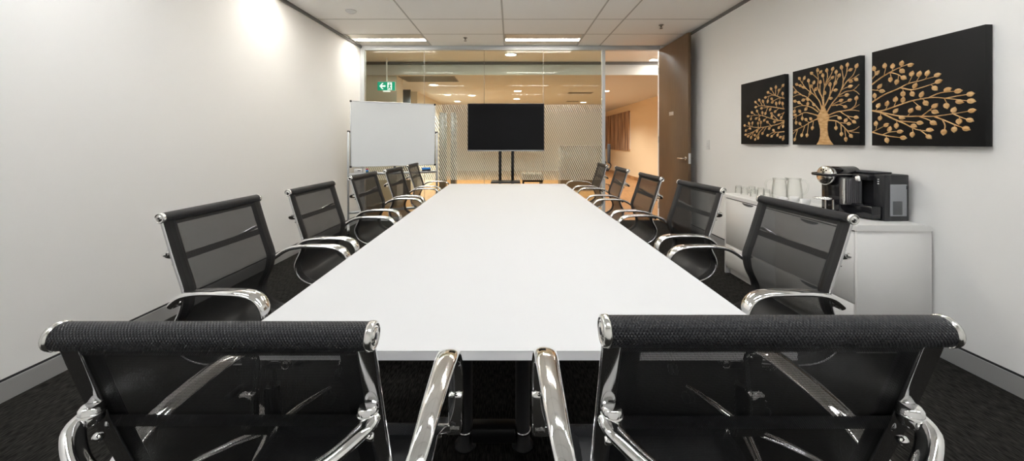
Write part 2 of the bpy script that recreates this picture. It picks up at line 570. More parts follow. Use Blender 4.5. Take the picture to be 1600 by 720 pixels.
sprinkler(P(727, 59, F * (H - CH) / 162), 'small dark ceiling sprinkler between the two lit strip lights')
sprinkler(P(1033, 39, F * (H - CH) / 182), 'small dark ceiling sprinkler near the open door')
p = P(548.5, 17, F * (H - CH) / 204)
t = thing('smoke_detector', 'round white smoke detector on the ceiling at the left', 'smoke detector', (p.x, p.y, H))
MB().lathe([(0, -.030), (.030, -.030), (.036, -.024), (.036, -.016), (.058, -.010), (.062, 0), (0, 0)], seg=28).build('housing', M['white_plastic'], t)
MB().lathe([(0, -.033), (.012, -.033), (.013, -.030), (0, -.030)], seg=16).build('sensor', M['white_plastic'], t)

# ------------------------------------------------------------------ conference table
TZ = .72
nl, nr_ = P(344, 548, .942), P(1246, 548, .942)
hT = CH - TZ
Dn, Dfar = F * hT / 327, F * hT / 66
a, b_ = (344 - CX) * Dn / F, (1246 - CX) * Dn / F
c_, e_ = (703 - CX) * Dfar / F, (882 - CX) * Dfar / F
tb = thing('conference_table', 'long white laminate conference table down the middle of the room', 'table', (0, (Dn + Dfar) / 2, 0))
ym = (Dn + Dfar) / 2
MB().prism([(a, Dn - ym, TZ - .001), (b_, Dn - ym, TZ - .001), (e_, Dfar - ym, TZ - .001), (c_, Dfar - ym, TZ - .001)], (0, 0, .001)).build('top_surface', M['laminate'], tb)
MB().prism([(a, Dn - ym, TZ - .025), (b_, Dn - ym, TZ - .025), (e_, Dfar - ym, TZ - .025), (c_, Dfar - ym, TZ - .025)], (0, 0, .0238)).build('edge_band', M['laminate_edge'], tb)
for yy in (1.50, 2.7, 3.9):
    for xx in (-.19, .05):
        lg = MB().lathe([(0, 0), (.045, 0), (.045, .008), (.03, .014), (.03, TZ - .026), (0, TZ - .026)], (xx - .0, yy - ym, 0), seg=20)
        lo = lg.build('leg', M['black_steel'], tb)
        MB().lathe([(.031, .06), (.0335, .06), (.0335, .072), (.031, .072)], (xx, yy - ym, 0), seg=20).build('leg_ring', M['chrome'], lo)
    MB().rbox(-.16, .02, yy - ym - .03, yy - ym + .03, .03, .09, .004, 1).build('foot_rail', M['black_steel'], tb)
    MB().box(-.5, .45, yy - ym - .03, yy - ym + .03, TZ - .055, TZ - .026).build('cross_rail', M['black_steel'], tb)
MB().box(-.09, -.05, 1.5 - ym, 3.9 - ym, TZ - .06, TZ - .026).build('beam', M['black_steel'], tb)

# ------------------------------------------------------------------ conference chair
SF = .95
HR = 1.0
pr = [(-.255, .915), (-.232, .84), (-.200, .74), (-.174, .665), (-.168, .63), (-.180, .57), (-.206, .515), (-.212, .475),
      (-.192, .425), (-.134, .388), (-.05, .377), (.08, .385), (.185, .398), (.225, .392)]
prof = [(y * SF, HR + (z - .915) * SF) for y, z in pr]
ppath = catmull([(0, y, z) for y, z in prof], 6)
HW = .2165                     # half width of the roll over its caps
RX = HW - .016                 # rail centre
def sh(x, y, z): return (x * SF, y * SF, HR + (z - .957) * SF)

def make_chair():
    up = []
    t = thing('conference_chair', 'x', 'chair', (0, 0, 0), 0, 'black mesh conference chairs')
    # sling
    half = RX - .002
    xs = [-half + 2 * half * k / 10 for k in range(11)]
    rows = [[(x, p.y + .006 * (1 - (x / half) ** 2) * -1 * 0, p.z) for x in xs] for p in ppath[2:-1]]
    sl = MB().grid(rows).build('mesh_sling', M['mesh'], t, fix=False); sl['label'] = 'see-through black mesh sling'; up.append(sl)
    # darker doubled hems
    for sg in (-1, 1):
        r = []
        for i, p in enumerate(ppath[1:-1]):
            q = ppath[i + 2] - ppath[i]; n = Vector((0, q.z, -q.y)).normalized() * -.0095
            r.append([Vector((sg * (half + .0125 - .048 * k / 3), p.y, p.z)) + n * (.7, 1, .9, .05)[k] for k in range(4)])
        up.append(MB().grid(r).build('side_hem', M['band'], t, fix=False))
    r = []
    for p in ppath[1:4]:
        r.append([(x, p.y - .003, p.z) for x in (-half, 0, half)])
    up.append(MB().grid(r).build('top_hem', M['band'], t, fix=False))
    r = []
    for p in catmull([(0, ppath[10].y, ppath[10].z), (0, ppath[11].y, ppath[11].z), (0, (ppath[11].y + ppath[12].y) / 2, (ppath[11].z + ppath[12].z) / 2)], 2):
        r.append([(x, p.y - .003, p.z) for x in (-half, 0, half)])
    up.append(MB().grid(r).build('lumbar_band', M['band'], t, fix=False))
    # rolls
    top = ppath[0]
    rl = MB()
    n = 24
    pts = [Vector((-HW + .010 + (2 * HW - .020) * k / n, top.y, top.z)) for k in range(n + 1)]
    rl.tube(pts, .0180, seg=28, ref=(0, 1, 0))
    up.append(rl.build('back_roll', M['roll'], t))
    fr = ppath[-1]
    pts = [Vector((-HW + .010 + (2 * HW - .020) * k / n, fr.y, fr.z)) for k in range(n + 1)]
    up.append(MB().tube(pts, .0175, seg=20, ref=(0, 1, 0)).build('front_roll', M['roll'], t))
    for (q, nm) in ((top, 'back'), (fr, 'front')):
        for sg in (-1, 1):
            x0 = sg * (HW - .010)
            cp = MB().lathe([(.0, 0), (.0188, 0), (.0194, sg * .003), (.0186, sg * .008), (.0155, sg * .010), (.0150, sg * .0085), (.010, sg * .0085), (.0095, sg * .010), (0, sg * .010)],
                            (x0, q.y, q.z), 'x', 24).build('end_cap', M['satin_cap'], t)
            up.append(cp)
            MB().lathe([(.0045, sg * .0101), (.0045, sg * .0108), (0, sg * .0108)], (x0, q.y, q.z), 'x', 10).build('screw', M['black_plastic'], cp)
    # side rails
    for sg in (-1, 1):
        up.append(MB().tube([Vector((sg * RX, p.y, p.z)) for p in ppath], .0130, .0065, seg=16, ref=(1, 0, 0), power=.55)
                  .build('side_rail', M['chrome_dark'], t))
    # back spreader, bowed to the rear
    sx, sy, sz = RX, -.208 * SF, HR + (.782 - .915) * SF
    bow = catmull([(-sx - .002, sy - .020, sz), (-sx + .006, sy - .042, sz - .006), (-sx + .05, sy - .070, sz - .028), (-sx + .12, sy - .088, sz - .042),
                   (0, sy - .092, sz - .046),
                   (sx - .12, sy - .088, sz - .042), (sx - .05, sy - .070, sz - .028), (sx - .006, sy - .042, sz - .006), (sx + .002, sy - .020, sz)], 6)
    spd = MB().tube(bow, .0085, .0125, seg=14, ref=(0, 0, 1)).build('back_spreader', M['chrome'], t); up.append(spd)
    for sg in (-1, 1):
        c = MB().lathe([(0, -.012), (.0125, -.012), (.0135, -.009), (.0135, .008), (.011, .012), (0, .012)], (sg * (sx - .005), sy - .020, sz + .004), 'z', 18)
        c.lathe([(.0137, -.002), (.0148, -.001), (.0148, .002), (.0137, .003)], (sg * (sx - .005), sy - .020, sz + .004), 'z', 18)
        c.build('collar', M['chrome'], spd)
        MB().lathe([(0, -.006), (.005, -.006), (.006, 0), (.005, .004), (0, .004)], (sg * (sx - .004), sy - .010, sz - .038), 'x', 12).build('bolt', M['chrome'], spd)
    # seat spreader under the sling
    zs = HR + (.377 - .915) * SF
    ss = MB().tube(catmull([(-RX, .02, zs - .005), (-RX + .04, .02, zs - .04), (-.06, .02, zs - .062), (.06, .02, zs - .062), (RX - .04, .02, zs - .04), (RX, .02, zs - .005)], 6),
                   .020, .009, seg=12, ref=(0, 1, 0)).build('seat_spreader', M['chrome'], t)
    up.append(ss)
    mech = MB().rbox(-.06, .06, -.09, .11, zs - .115, zs - .058, .008, 2).build('tilt_mechanism', M['black_plastic'], t); up.append(mech)
    lv = MB().tube([(.06, .03, zs - .085), (.20, .03, zs - .09)], .005, seg=8)
    lv.rbox(.18, .24, .018, .042, zs - .097, zs - .084, .004, 2)
    lv.build('lever', M['black_plastic'], mech)
    # armrests
    for sg in (-1, 1):
        ap = [(.230, -.192, .642), (.245, -.180, .655), (.258, -.125, .690), (.262, -.05, .706), (.263, .05, .709), (.263, .115, .706), (.264, .158, .690),
              (.268, .184, .655), (.272, .190, .60), (.274, .189, .54), (.274, .186, .482)]
        pth = catmull([sh(sg * x, y, z) for x, y, z in ap], 6)
        n = len(pth)
        wa = []
        for k in range(n):
            u = k / (n - 1)
            wa.append(.0145 + .0115 * math.exp(-((u - .52) / .30) ** 2))
        ar = MB().tube(pth, wa, [.0098] * n, seg=16, ref=(1, 0, 0)).build('armrest', M['chrome'], t)
        up.append(ar)
        e = sh(.274, .186, .482)
        x0, x1 = sorted((sg * RX, sg * (e[0] + .014)))
        bk = MB().rbox(x0, x1, e[1] - .014, e[1] + .014, e[2] - .016, e[2] + .012, .004, 2)
        bk.rbox(sg * e[0] - .018, sg * e[0] + .018, e[1] - .014, e[1] + .014, e[2] - .01, e[2] + .085, .005, 2)
        bk.build('arm_bracket', M['chrome'], ar)
        e = sh(.230, -.192, .642)
        x0, x1 = sorted((sg * RX, sg * (e[0] + .012)))
        MB().tube([(x0, e[1], e[2]), (x1, e[1], e[2])], .010, seg=14).build('arm_pivot', M['chrome'], ar)
    # column and base
    ztop = zs - .11
    MB().tube([(0, 0, .10), (0, 0, .27)], .027, seg=20).build('column_cover', M['black_plastic'], t)
    up.append(MB().tube([(0, 0, .18), (0, 0, ztop)], .014, seg=16).build('gas_lift', M['chrome'], t))
    MB().lathe([(0, .065), (.04, .065), (.045, .075), (.045, .10), (.034, .115), (0, .115)], seg=20).build('hub', M['chrome'], t)
    for k in range(5):
        an = PI / 2 + 2 * PI * k / 5
        R = Matrix.Rotation(an, 3, 'Z')
        pth = [R @ Vector(p) for p in ((.03, 0, .092), (.12, 0, .092), (.21, 0, .082), (.275, 0, .070))]
        side = R @ Vector((0, 1, 0))
        lg = MB().tube(pth, [.021, .018, .014, .011], [.013, .012, .010, .008], seg=12, ref=side).build('base_leg', M['chrome'], t)
        ca = MB()
        cc = R @ Vector((.268, 0, 0))
        for q in (-1, 1):
            M3 = R.to_4x4()
            ca.lathe([(0, q * .004), (.020, q * .004), (.0245, q * .008), (.0245, q * .019), (.018, q * .023), (0, q * .023)], (cc.x, cc.y, .0246), 'y', 18, M=M3)
        ca.tube([(cc.x, cc.y, .03), (cc.x, cc.y, .068)], .007, seg=8)
        ca.build('caster', M['black_plastic'], lg)
    return t, up


chair, uppers = make_chair()
upper_names = {o.name for o in uppers}
def place(x, y, rz, label, dz=0, wide=1.0, first=[True]):
    global chair
    if first[0]:
        first[0] = False
        chair.location = (x, y, 0); chair.rotation_euler = (0, 0, rz); chair['label'] = label; chair.scale.x = wide
        return
    # children of the prototype keep their own names: lift the upper assembly on the gas column
    r = chair.copy(); COL.objects.link(r); r.location = (x, y, 0); r.rotation_euler = (0, 0, rz); r['label'] = label; r.scale.x = wide
    for ch in list(chair.children):
        c = ch.copy(); COL.objects.link(c); c.parent = r
        if ch.name in upper_names: c.location.z += dz
        for gch in list(ch.children):
            e = gch.copy(); COL.objects.link(e); e.parent = c
    return r


OFF = .255 * SF
Ls = [(-1.21, 1.473, 2.9), (-1.16, 2.10, 3.3), (-1.175, 2.865, 3.7), (-1.13, 3.46, 4), (-1.13, 4.12, 0)]
Rs = [(1.18, 1.463, 1.5), (1.14, 2.17, 5), (1.075, 2.76, .6), (1.08, 3.485, -2), (1.065, 4.16, -1)]
ordn = ['nearest the camera', 'second from the camera', 'third from the camera', 'fourth from the camera', 'farthest, next to the whiteboard']
def clear_of_table(x, y):
    u = (y - Dn) / (Dfar - Dn)
    edge = abs(a + (c_ - a) * u) if x < 0 else b_ + (e_ - b_) * u
    return max(1, (edge + .012 + .44) / abs(x))

for i, (x, y, a_) in enumerate(Ls):
    k = clear_of_table(x, y); x *= k; y *= k
    rz = -PI / 2 - math.radians(a_)
    fwd = Vector((-math.sin(rz), math.cos(rz), 0))
    place(x + fwd.x * OFF, y + fwd.y * OFF, rz, 'black mesh chair on the left side of the table, ' + ordn[i], -(k - 1) * .27, 1.07)
ordn[4] = 'farthest, in front of the glass'
for i, (x, y, a_) in enumerate(Rs):
    k = clear_of_table(x, y); x *= k; y *= k
    rz = PI / 2 + math.radians(a_)
    fwd = Vector((-math.sin(rz), math.cos(rz), 0))
    place(x + fwd.x * OFF, y + fwd.y * OFF, rz, 'black mesh chair on the right side of the table, ' + ordn[i], -(k - 1) * .27, 1.07)
place(-.398, .483 + OFF, 0, 'left of two large black mesh chairs seen from behind at the near table end', .008)
place(.328, .445 + OFF, 0, 'right of two large black mesh chairs seen from behind at the near table end', .035)

# ------------------------------------------------------------------ whiteboard on its stand
pl = P(547, 209, 5.05); prr = P(680, 210, 5.55)
v = Vector((prr.x - pl.x, prr.y - pl.y, 0)); Wb = v.length; ang = math.atan2(v.y, v.x)
mid = (pl + prr) / 2
zt_, zb_ = CH + 64 * 5.05 / F, CH - 40.5 * 5.05 / F
wb = thing('whiteboard', 'mobile whiteboard on a silver stand in the far left corner', 'whiteboard', (mid.x, mid.y, 0), ang)
hw = Wb / 2
MB().box(-hw + .012, hw - .012, -.008, .012, zb_ + .012, zt_ - .012).build('board', M['wb'], wb)
fr = MB()
fr.rbox(-hw, hw, -.013, .016, zt_ - .014, zt_, .003, 1); fr.rbox(-hw, hw, -.013, .016, zb_, zb_ + .014, .003, 1)
fr.rbox(-hw, -hw + .014, -.013, .016, zb_, zt_, .003, 1); fr.rbox(hw - .014, hw, -.013, .016, zb_, zt_, .003, 1)
fo = fr.build('board_frame', M['alu'], wb)
for xx in (-hw + .008, hw - .008):
    for zz in (zb_ + .008, zt_ - .008):
        MB().rbox(xx - .014, xx + .014, -.016, .019, zz - .014, zz + .014, .005, 2).build('corner_cap', M['grey_plastic'], fo)
zp = CH + 15 * 5.05 / F
for sg in (-1, 1):
    x0 = sg * (hw + .024)
    po = MB().rbox(x0 - .014, x0 + .014, -.018, .018, .09, zp, .004, 2).build('post', M['alu'], wb)
    MB().rbox(x0 - .015, x0 + .015, -.019, .019, zp, zp + .018, .004, 2).build('post_cap', M['black_plastic'], po)
    MB().lathe([(0, -.01), (.016, -.01), (.016, .01), (0, .01)], (x0 - sg * .016, 0, (zt_ + zb_) / 2 + .03), 'x', 14).build('pivot_knob', M['black_plastic'], po)
    ft = MB().rbox(x0 - .016, x0 + .016, -.26, .15, .065, .095, .004, 2).build('foot', M['alu'], wb)
    for yy in (-.24, .13):
        cs = MB().lathe([(0, -.012), (.022, -.012), (.026, -.006), (.026, .006), (.022, .012), (0, .012)], (x0, yy, .027), 'x', 16)
        cs.tube([(x0, yy, .03), (x0, yy, .068)], .008, seg=8)
        cs.build('caster', M['black_plastic'], ft)
zy = CH - 49 * 5.3 / F
MB().rbox(-hw - .012, hw + .012, -.030, .018, zy - .018, zy + .016, .003, 1).build('pen_tray', M['alu'], wb)
MB().rbox(-hw - .012, hw + .012, -.012, .012, .25, .285, .003, 1).build('lower_rail', M['alu'], wb)
MB().rbox(-.012, .012, -.022, .0, zb_ - .03, zb_ + .002, .003, 1).build('board_clip', M['black_plastic'], wb)
RZ = Matrix.Rotation(ang, 4, 'Z')
def wbp(x, y, z): return Vector((mid.x, mid.y, 0)) + (RZ @ Vector((x, y, z)))
zt2 = zy + .0165
q = thing('marker_box', 'small white marker box at the left end of the whiteboard tray', 'box', wbp(-hw + .105, -.008, zt2), ang)
MB().rbox(-.052, .052, -.018, .018, 0, .062, .002, 1).build('carton', M['white_plastic'], q)
MB().box(-.01, .03, -.0188, -.0178, .028, .040).build('print', M['grey_panel'], q)
for k, (mm, lab) in enumerate(((M['teal'], 'teal capped marker lying lowest beside the marker box'), (M['blue'], 'blue capped marker lying between two others on the whiteboard tray'), (M['red'], 'red capped marker lying topmost beside the marker box'))):
    q = thing('marker', lab, 'marker', wbp(-hw + .205, -.006, zt2 + .0105 + k * .0195), ang, 'whiteboard markers on the tray')
    MB().tube([(-.035, 0, 0), (.0, 0, 0)], .0095, seg=12).build('barrel', M['white_plastic'], q)
    MB().tube([(.0, 0, 0), (.035, 0, 0)], .0097, seg=12).build('cap', mm, q)
q = thing('board_eraser', 'blue whiteboard eraser near the right end of the tray', 'eraser', wbp(hw - .14, -.008, zt2), ang)
MB().rbox(-.065, .065, -.022, .022, 0, .016, .003, 1).build('felt', M['grey_plastic'], q)
MB().rbox(-.065, .065, -.022, .022, .016, .050, .006, 2).build('grip', M['blue'], q)

# ------------------------------------------------------------------ television on its stand
Dt = 5.30
k = Dt / F
x0, x1, z0, z1 = (730.5 - CX) * k, (850.5 - CX) * k, CH - 15.2 * k, CH + 59.5 * k
cxm = (x0 + x1) / 2
tv = thing('television', 'black flat screen television on a stand before the glass partition', 'television', (cxm, Dt, 0))
hw = (x1 - x0) / 2
MB().rbox(-hw, hw, .0, .045, z0, z1, .004, 1).build('housing', M['bezel'], tv)
MB().box(-hw + .010, hw - .010, -.002, .0, z0 + .022, z1 - .010).build('screen', M['screen'], tv)
MB().box(-hw, hw, -.004, .0, z0, z0 + .018).build('lower_bezel', M['bezel_silver'], tv)
st = thing('television_stand', 'black two post trolley stand holding the television', 'stand', (cxm, Dt, 0))
for px in (781.2, 801):
    xx = (px - CX) * k - cxm
    MB().rbox(xx - .021, xx + .021, .046, .086, .06, z1 - .15, .003, 1).build('post', M['black_steel'], st)
MB().box(-.2, .2, .0455, .06, z0 + .2, z0 + .5).build('mount_plate', M['black_steel'], st)
sz_ = CH - 61 * k
MB().rbox((768 - CX) * k - cxm, (812.5 - CX) * k - cxm, -.20, .09, sz_ - .02, sz_, .003, 1).build('shelf', M['grey_plastic'], st)
for xx in (-.33, .33):
    f_ = MB().rbox(xx - .03, xx + .03, -.30, .32, .06, .09, .004, 1).build('base_foot', M['black_steel'], st)
    for yy in (-.27, .29):
        MB().lathe([(0, -.014), (.024, -.014), (.029, -.008), (.029, .008), (.024, .014), (0, .014)], (xx, yy, .0295), 'x', 16).build('caster', M['black_plastic'], f_)
MB().rbox(-.33, .33, .05, .085, .06, .09, .004, 1).build('base_bar', M['black_steel'], st)

# ------------------------------------------------------------------ sideboard
Kx = XR / 2.37
def q3(x, D, z): return Vector((x * Kx, D * Kx, CH - (1.19 - z) * Kx))
CT = q3(0, 0, .722).z                   # worktop height
sx0, sy0, sy1 = 1.935 * Kx, 2.0 * Kx, 3.255 * Kx
sx1 = XR - .014
sb = thing('sideboard', 'low white sideboard with drawers along the right wall', 'sideboard', ((sx0 + sx1) / 2, (sy0 + sy1) / 2, 0))
ox, oy = (sx0 + sx1) / 2, (sy0 + sy1) / 2
hx, hy = (sx1 - sx0) / 2, (sy1 - sy0) / 2
# wrap-round shell with a rounded upper outer corner: section in XZ run along Y, rounded at near and far end tops
def waterfall(y0, y1, th, ztop, r, x0, x1):
    outer = []; inner = []
    for j in range(9):
        a_ = PI / 2 * j / 8
        outer.append((y0 + r - r * math.cos(a_), ztop - r + r * math.sin(a_)))
    for j in range(9):
        a_ = PI / 2 * j / 8
        outer.append((y1 - r + r * math.sin(a_), ztop - r + r * math.cos(a_)))
    pl_ = [(y0, 0)] + outer + [(y1, 0), (y1 - th, 0), (y1 - th, ztop - th), (y0 + th, ztop - th), (y0 + th, 0)]
    n = len(pl_)
    vs = [Vector((x0, p[0], p[1])) for p in pl_] + [Vector((x1, p[0], p[1])) for p in pl_]
    return vs, n
b = MB()
b.box(-hx + .022, hx, -hy + .02, hy - .02, .05, CT - .04)
b.box(-hx + .05, hx - .02, -hy + .02, hy - .02, 0, .05)
b.build('carcass', M['cab'], sb)
b = MB()
rr = .034
sec = [(-hx, CT - .036), (-hx, CT - .006), (-hx + .006, CT)]
sec += [(hx - rr + rr * math.sin(PI / 2 * j / 8), CT - rr + rr * math.cos(PI / 2 * j / 8)) for j in range(9)] + [(hx, CT - .036)]
b.prism([(x, -hy, z) for x, z in sec], (0, 2 * hy, 0))
b.build('worktop', M['cab'], sb)
b = MB(); b.rbox(-hx + .004, hx, -hy + .004, -hy + .024, 0, CT - .034, .003, 1); b.build('end_panel', M['cab'], sb)
b = MB(); b.rbox(-hx + .004, hx, hy - .024, hy - .004, 0, CT - .034, .003, 1); b.build('end_panel', M['cab'], sb)
yA, yB_ = -hy + .026, hy - .026
for c in range(2):
    ya = yA + (yB_ - yA) * c / 2 + .002; yb = yA + (yB_ - yA) * (c + 1) / 2 - .002
    for (za, zb2) in ((.075, .285), (.292, CT - .046)):
        dr_ = MB().rbox(-hx + .002, -hx + .021, ya, yb, za, zb2, .002, 1).build('drawer', M['cab'], sb)
        ymid = (ya + yb) / 2
        # half-round finger pull at the top edge
        arc = [(-hx + .0005, ymid + .075 * math.cos(PI * j / 14), zb2 - .002 - .022 * math.sin(PI * j / 14)) for j in range(15)]
        MB().prism(arc, (.004, 0, 0)).build('finger_pull', M['grey_panel'], dr_)
MB().box(-hx + .012, -hx + .03, yA, yB_, CT - .045, CT - .037).build('shadow_gap', M['black_gap'], sb)

# --- coffee machine
cm = thing('coffee_machine', 'black and chrome capsule coffee machine on the sideboard', 'coffee machine', (q3(2.19, 2.25, 0).x, q3(2.19, 2.25, 0).y, CT))
org = Vector(cm.location)
def L(x, D, z):
    p = q3(x, D, z); return Vector((p.x - org.x, p.y - org.y, p.z - q3(0, 0, .722).z))
def cbox(x0, x1, y0, y1, z0, z1, r=.004, seg=2):
    a_, b2 = L(x0, y0, z0), L(x1, y1, z1)
    return MB().rbox(a_.x, b2.x, a_.y, b2.y, max(a_.z, .0005), b2.z, r, seg)
body = cbox(2.225, 2.335, 2.1, 2.50, .722, .995, .006)
a_, b2 = L(2.19, 2.10, .722), L(2.23, 2.165, .995)
body.rbox(a_.x, b2.x, a_.y, b2.y, .0005, b2.z, .004, 2)
body.build('body', M['grey_plastic'], cm)
cbox(2.195, 2.30, 2.16, 2.50, .995, 1.006, .003, 1).build('top_plate', M['bezel'], cm)
cbox(2.075, 2.23, 2.262, 2.395, .722, .985, .006).build('brew_tower', M['gloss_black'], cm)
# ribbed chrome shroud on the near side of the tower
rb = MB()
a_, b2 = L(2.070, 2.236, .795), L(2.20, 2.262, .965)
rb.rbox(a_.x, b2.x, a_.y, b2.y, a_.z, b2.z, .010, 3)
for j in range(8):
    xx = a_.x + .034 + j * (b2.x - a_.x - .038) / 8
    rb.tube([(xx, a_.y, a_.z + .012), (xx, a_.y, b2.z - .012)], .0042, seg=8)
rbo = rb.build('ribbed_shroud', M['shroud'], cm)
MB().tube([(a_.x + .012, a_.y + .002, a_.z + .006), (a_.x + .012, a_.y + .002, b2.z - .006)], .013, .008, seg=14, ref=(1, 0, 0)).build('edge_column', M['satin_cap'], rbo)
# cylindrical brew head
hc = L(2.045, 2.33, .970)
hb = L(2.225, 2.33, .970)
R0 = .064
h_ = MB().lathe([(R0 * .96, 0), (R0, .006), (R0, hb.x - hc.x), (0, hb.x - hc.x)], hc, 'x', 36)
h_.build('brew_head', M['gloss_black'], cm)
di = MB().lathe([(0, -.012), (R0 * .92, -.012), (R0 * 1.02, -.006), (R0 * 1.04, .022), (R0 * .9, .022)], hc, 'x', 36).build('head_disc', M['satin_cap'], cm)
for (u, v_) in ((-.020, .036), (0, .042), (.020, .036), (0, -.030)):
    MB().lathe([(0, -.0135), (.0055, -.0135), (.0055, -.011), (0, -.011)], hc + Vector((0, u, v_)), 'x', 12).build('button', M['gloss_black'], di)
MB().rbox(hc.x - .0135, hc.x - .011, hc.y - .012, hc.y + .012, hc.z - .018, hc.z - .012, .001, 1).build('button', M['gloss_black'], di)
# lever wrapping round the head
lv = MB()
yo = R0 + .014
lv.tube(catmull([hc + Vector((.15, -yo, .012)), hc + Vector((.06, -yo, .010)), hc + Vector((-.012, -yo, .008)), hc + Vector((-.034, -yo + .014, .007)), hc + Vector((-.038, 0, .006)),
                 hc + Vector((-.034, yo - .014, .007)), hc + Vector((-.012, yo, .008)), hc + Vector((.06, yo, .010)), hc + Vector((.15, yo, .012))], 6), .009, .006, seg=10, ref=(0, 0, 1))
lv.build('lever', M['gloss_black'], cm)
lo = MB().tube([hc + Vector((.148, -yo - .004, .012)), hc + Vector((.0, -yo - .004, .014))], .0035, seg=8).build('lever_trim', M['chrome'], cm)
# cup rest and lower tray
ct = MB()
p0 = L(2.03, 2.33, .822)
ct.lathe([(.050, -.004), (.056, -.004), (.058, 0), (.056, .004), (.050, .004), (.048, 0), (.050, -.004)], p0, 'z', 28)
for j in range(-4, 5):
    xx = j * .011
    yy = math.sqrt(max(0, .05 ** 2 - xx ** 2))
    ct.tube([p0 + Vector((xx, -yy, 0)), p0 + Vector((xx, yy, 0))], .0025, seg=6)
ct.build('cup_rest', M['chrome'], cm)
sp_ = MB().tube([p0 + Vector((.045, -.03, 0)), p0 + Vector((.045, -.03, -.075))], .006, seg=10)
sp_.tube([p0 + Vector((.045, .03, 0)), p0 + Vector((.045, .03, -.075))], .006, seg=10)
sp_.build('rest_post', M['chrome'], cm)
a_, b2 = L(1.985, 2.27, .722), L(2.10, 2.39, .752)
MB().rbox(a_.x, b2.x, a_.y, b2.y, .0005, b2.z, .006, 2).build('drip_tray', M['gloss_black'], cm)
a_, b2 = L(1.99, 2.28, .752), L(2.07, 2.38, .757)
MB().box(a_.x, b2.x, a_.y, b2.y, a_.z, b2.z).build('drip_grid', M['chrome'], cm)
# near side tray, spout and water tank
cbox(2.126, 2.228, 2.112, 2.30, .7325, .806, .005).build('side_tray', M['gloss_black'], cm)
cbox(2.150, 2.23, 2.16, 2.262, .955, .990, .010, 3).build('spout_hood', M['black_plastic'], cm)
sp = MB()
p0 = L(2.145, 2.215, .958)
sp.tube(catmull([p0 + Vector((.06, 0, .018)), p0 + Vector((.03, 0, .016)), p0 + Vector((.004, 0, .008)), p0 + Vector((0, 0, -.012))], 6), .018, .012, seg=14)
sp.build('spout', M['satin_cap'], cm)
for j in range(3):
    p0 = L(2.19, 2.135, .965)
    MB().box(p0.x - .0012, p0.x + .002, p0.y - .005, p0.y + .005, p0.z - .003 - j * .014, p0.z + .003 - j * .014).build('indicator', M['white_plastic'], cm)
a_, b2 = L(2.222, 2.095, .752), L(2.318, 2.11, .938)
tk = MB().rbox(a_.x, b2.x, a_.y, b2.y, a_.z, b2.z, .004, 2).build('water_tank', M['tank'], cm)
MB().rbox(a_.x + .012, b2.x - .030, a_.y - .0015, a_.y + .002, a_.z + .008, a_.z + .095, .002, 1).build('capsule_bin', M['grey_panel'], tk)
MB().rbox(b2.x - .006, b2.x + .008, a_.y - .002, b2.y, b2.z - .03, b2.z - .006, .002, 1).build('tank_catch', M['black_plastic'], tk)

# --- glassware
def tumbler(label):
    t = tag(MB().lathe([(0, .070), (.024, .070), (.0268, .066), (.031, .002), (.031, 0), (.0292, 0), (.0288, .003), (.0252, .060), (0, .060)], seg=28)
            .build('glass_tumbler', M['ware']), label, 'glass', 'upturned glass tumblers on the sideboard')
    return t
t0 = None
spots = []
for (px, D, lab) in ((1154, 3.50, 'upturned glass tumbler at the far left end of the row'), (1163, 3.40, 'upturned glass tumbler standing second from the left'),
                     (1175, 3.45, 'upturned glass tumbler in the middle of the row, at the back'), (1178, 3.26, 'upturned glass tumbler in the middle of the row, at the front'),
                     (1189, 3.36, 'upturned glass tumbler standing second from the jugs'), (1198, 3.24, 'upturned glass tumbler right beside the first jug')):
    loc = ((px - CX) * D / F, D, CT)
    if t0 is None:
        t0 = tumbler(lab); t0.location = loc
    else:
        dup(t0, loc, None, lab)

def jug(label, loc, rz):
    t = thing('glass_jug', label, 'jug', loc, rz, 'glass water jugs')
    b = MB()
    prf = [(0, 0), (.052, 0), (.057, .005), (.058, .06), (.052, .12), (.046, .165), (.050, .19), (.0475, .19), (.0435, .165), (.049, .12), (.0545, .06), (.053, .010), (0, .008)]
    b.lathe(prf, seg=32)
    for i, v in enumerate(b.v):                                    # pull a pouring lip at -y
        if v.z > .17 and v.y < -.03:
            v.y -= (v.z - .17) * .9
    b.build('jug_body', M['ware'], t)
    MB().tube(catmull([(0, .046, .172), (0, .075, .175), (0, .096, .145), (0, .088, .085), (0, .055, .05)], 6), .008, .006, seg=10, ref=(1, 0, 0)).build('handle', M['ware'], t)
jug('glass water jug beside the tumblers, its handle to the left', ((1218 - CX) * 3.05 / F, 3.05, CT), math.radians(60))
jug('glass water jug nearer the coffee machine', ((1241 - CX) * 3.06 / F, 3.06, CT), math.radians(-150))
c0 = None
for (px, D, lab) in ((1223, 2.84, 'white coffee cup in front of the glass jugs, left one'), (1241, 2.88, 'white coffee cup in front of the glass jugs, middle one'), (1258, 2.76, 'white coffee cup nearest the coffee machine')):
    loc = ((px - CX) * D / F, D, CT)
    if c0 is None:
        c0 = thing('coffee_cup', lab, 'cup', loc, .6, 'white coffee cups on the sideboard')
        MB().lathe([(0, 0), (.020, 0), (.022, .004), (.032, .035), (.034, .058), (.0315, .058), (.029, .035), (.019, .006), (0, .006)], seg=24).build('cup_body', M['porcelain'], c0)
        MB().tube(catmull([(.032, 0, .05), (.05, 0, .048), (.052, 0, .03), (.03, 0, .02)], 5), .004, seg=8).build('cup_handle', M['porcelain'], c0)
    else:
        dup(c0, loc, None, lab)

# ------------------------------------------------------------------ tree pictures on the right wall
XC = XR - .004 - .038            # canvas front plane
def segd(p, a, b):
    ab = b - a; t = max(0, min(1, (p - a).dot(ab) / max(ab.length_squared, 1e-9)))
    c = a + ab * t
    return (p - c).length, c, t

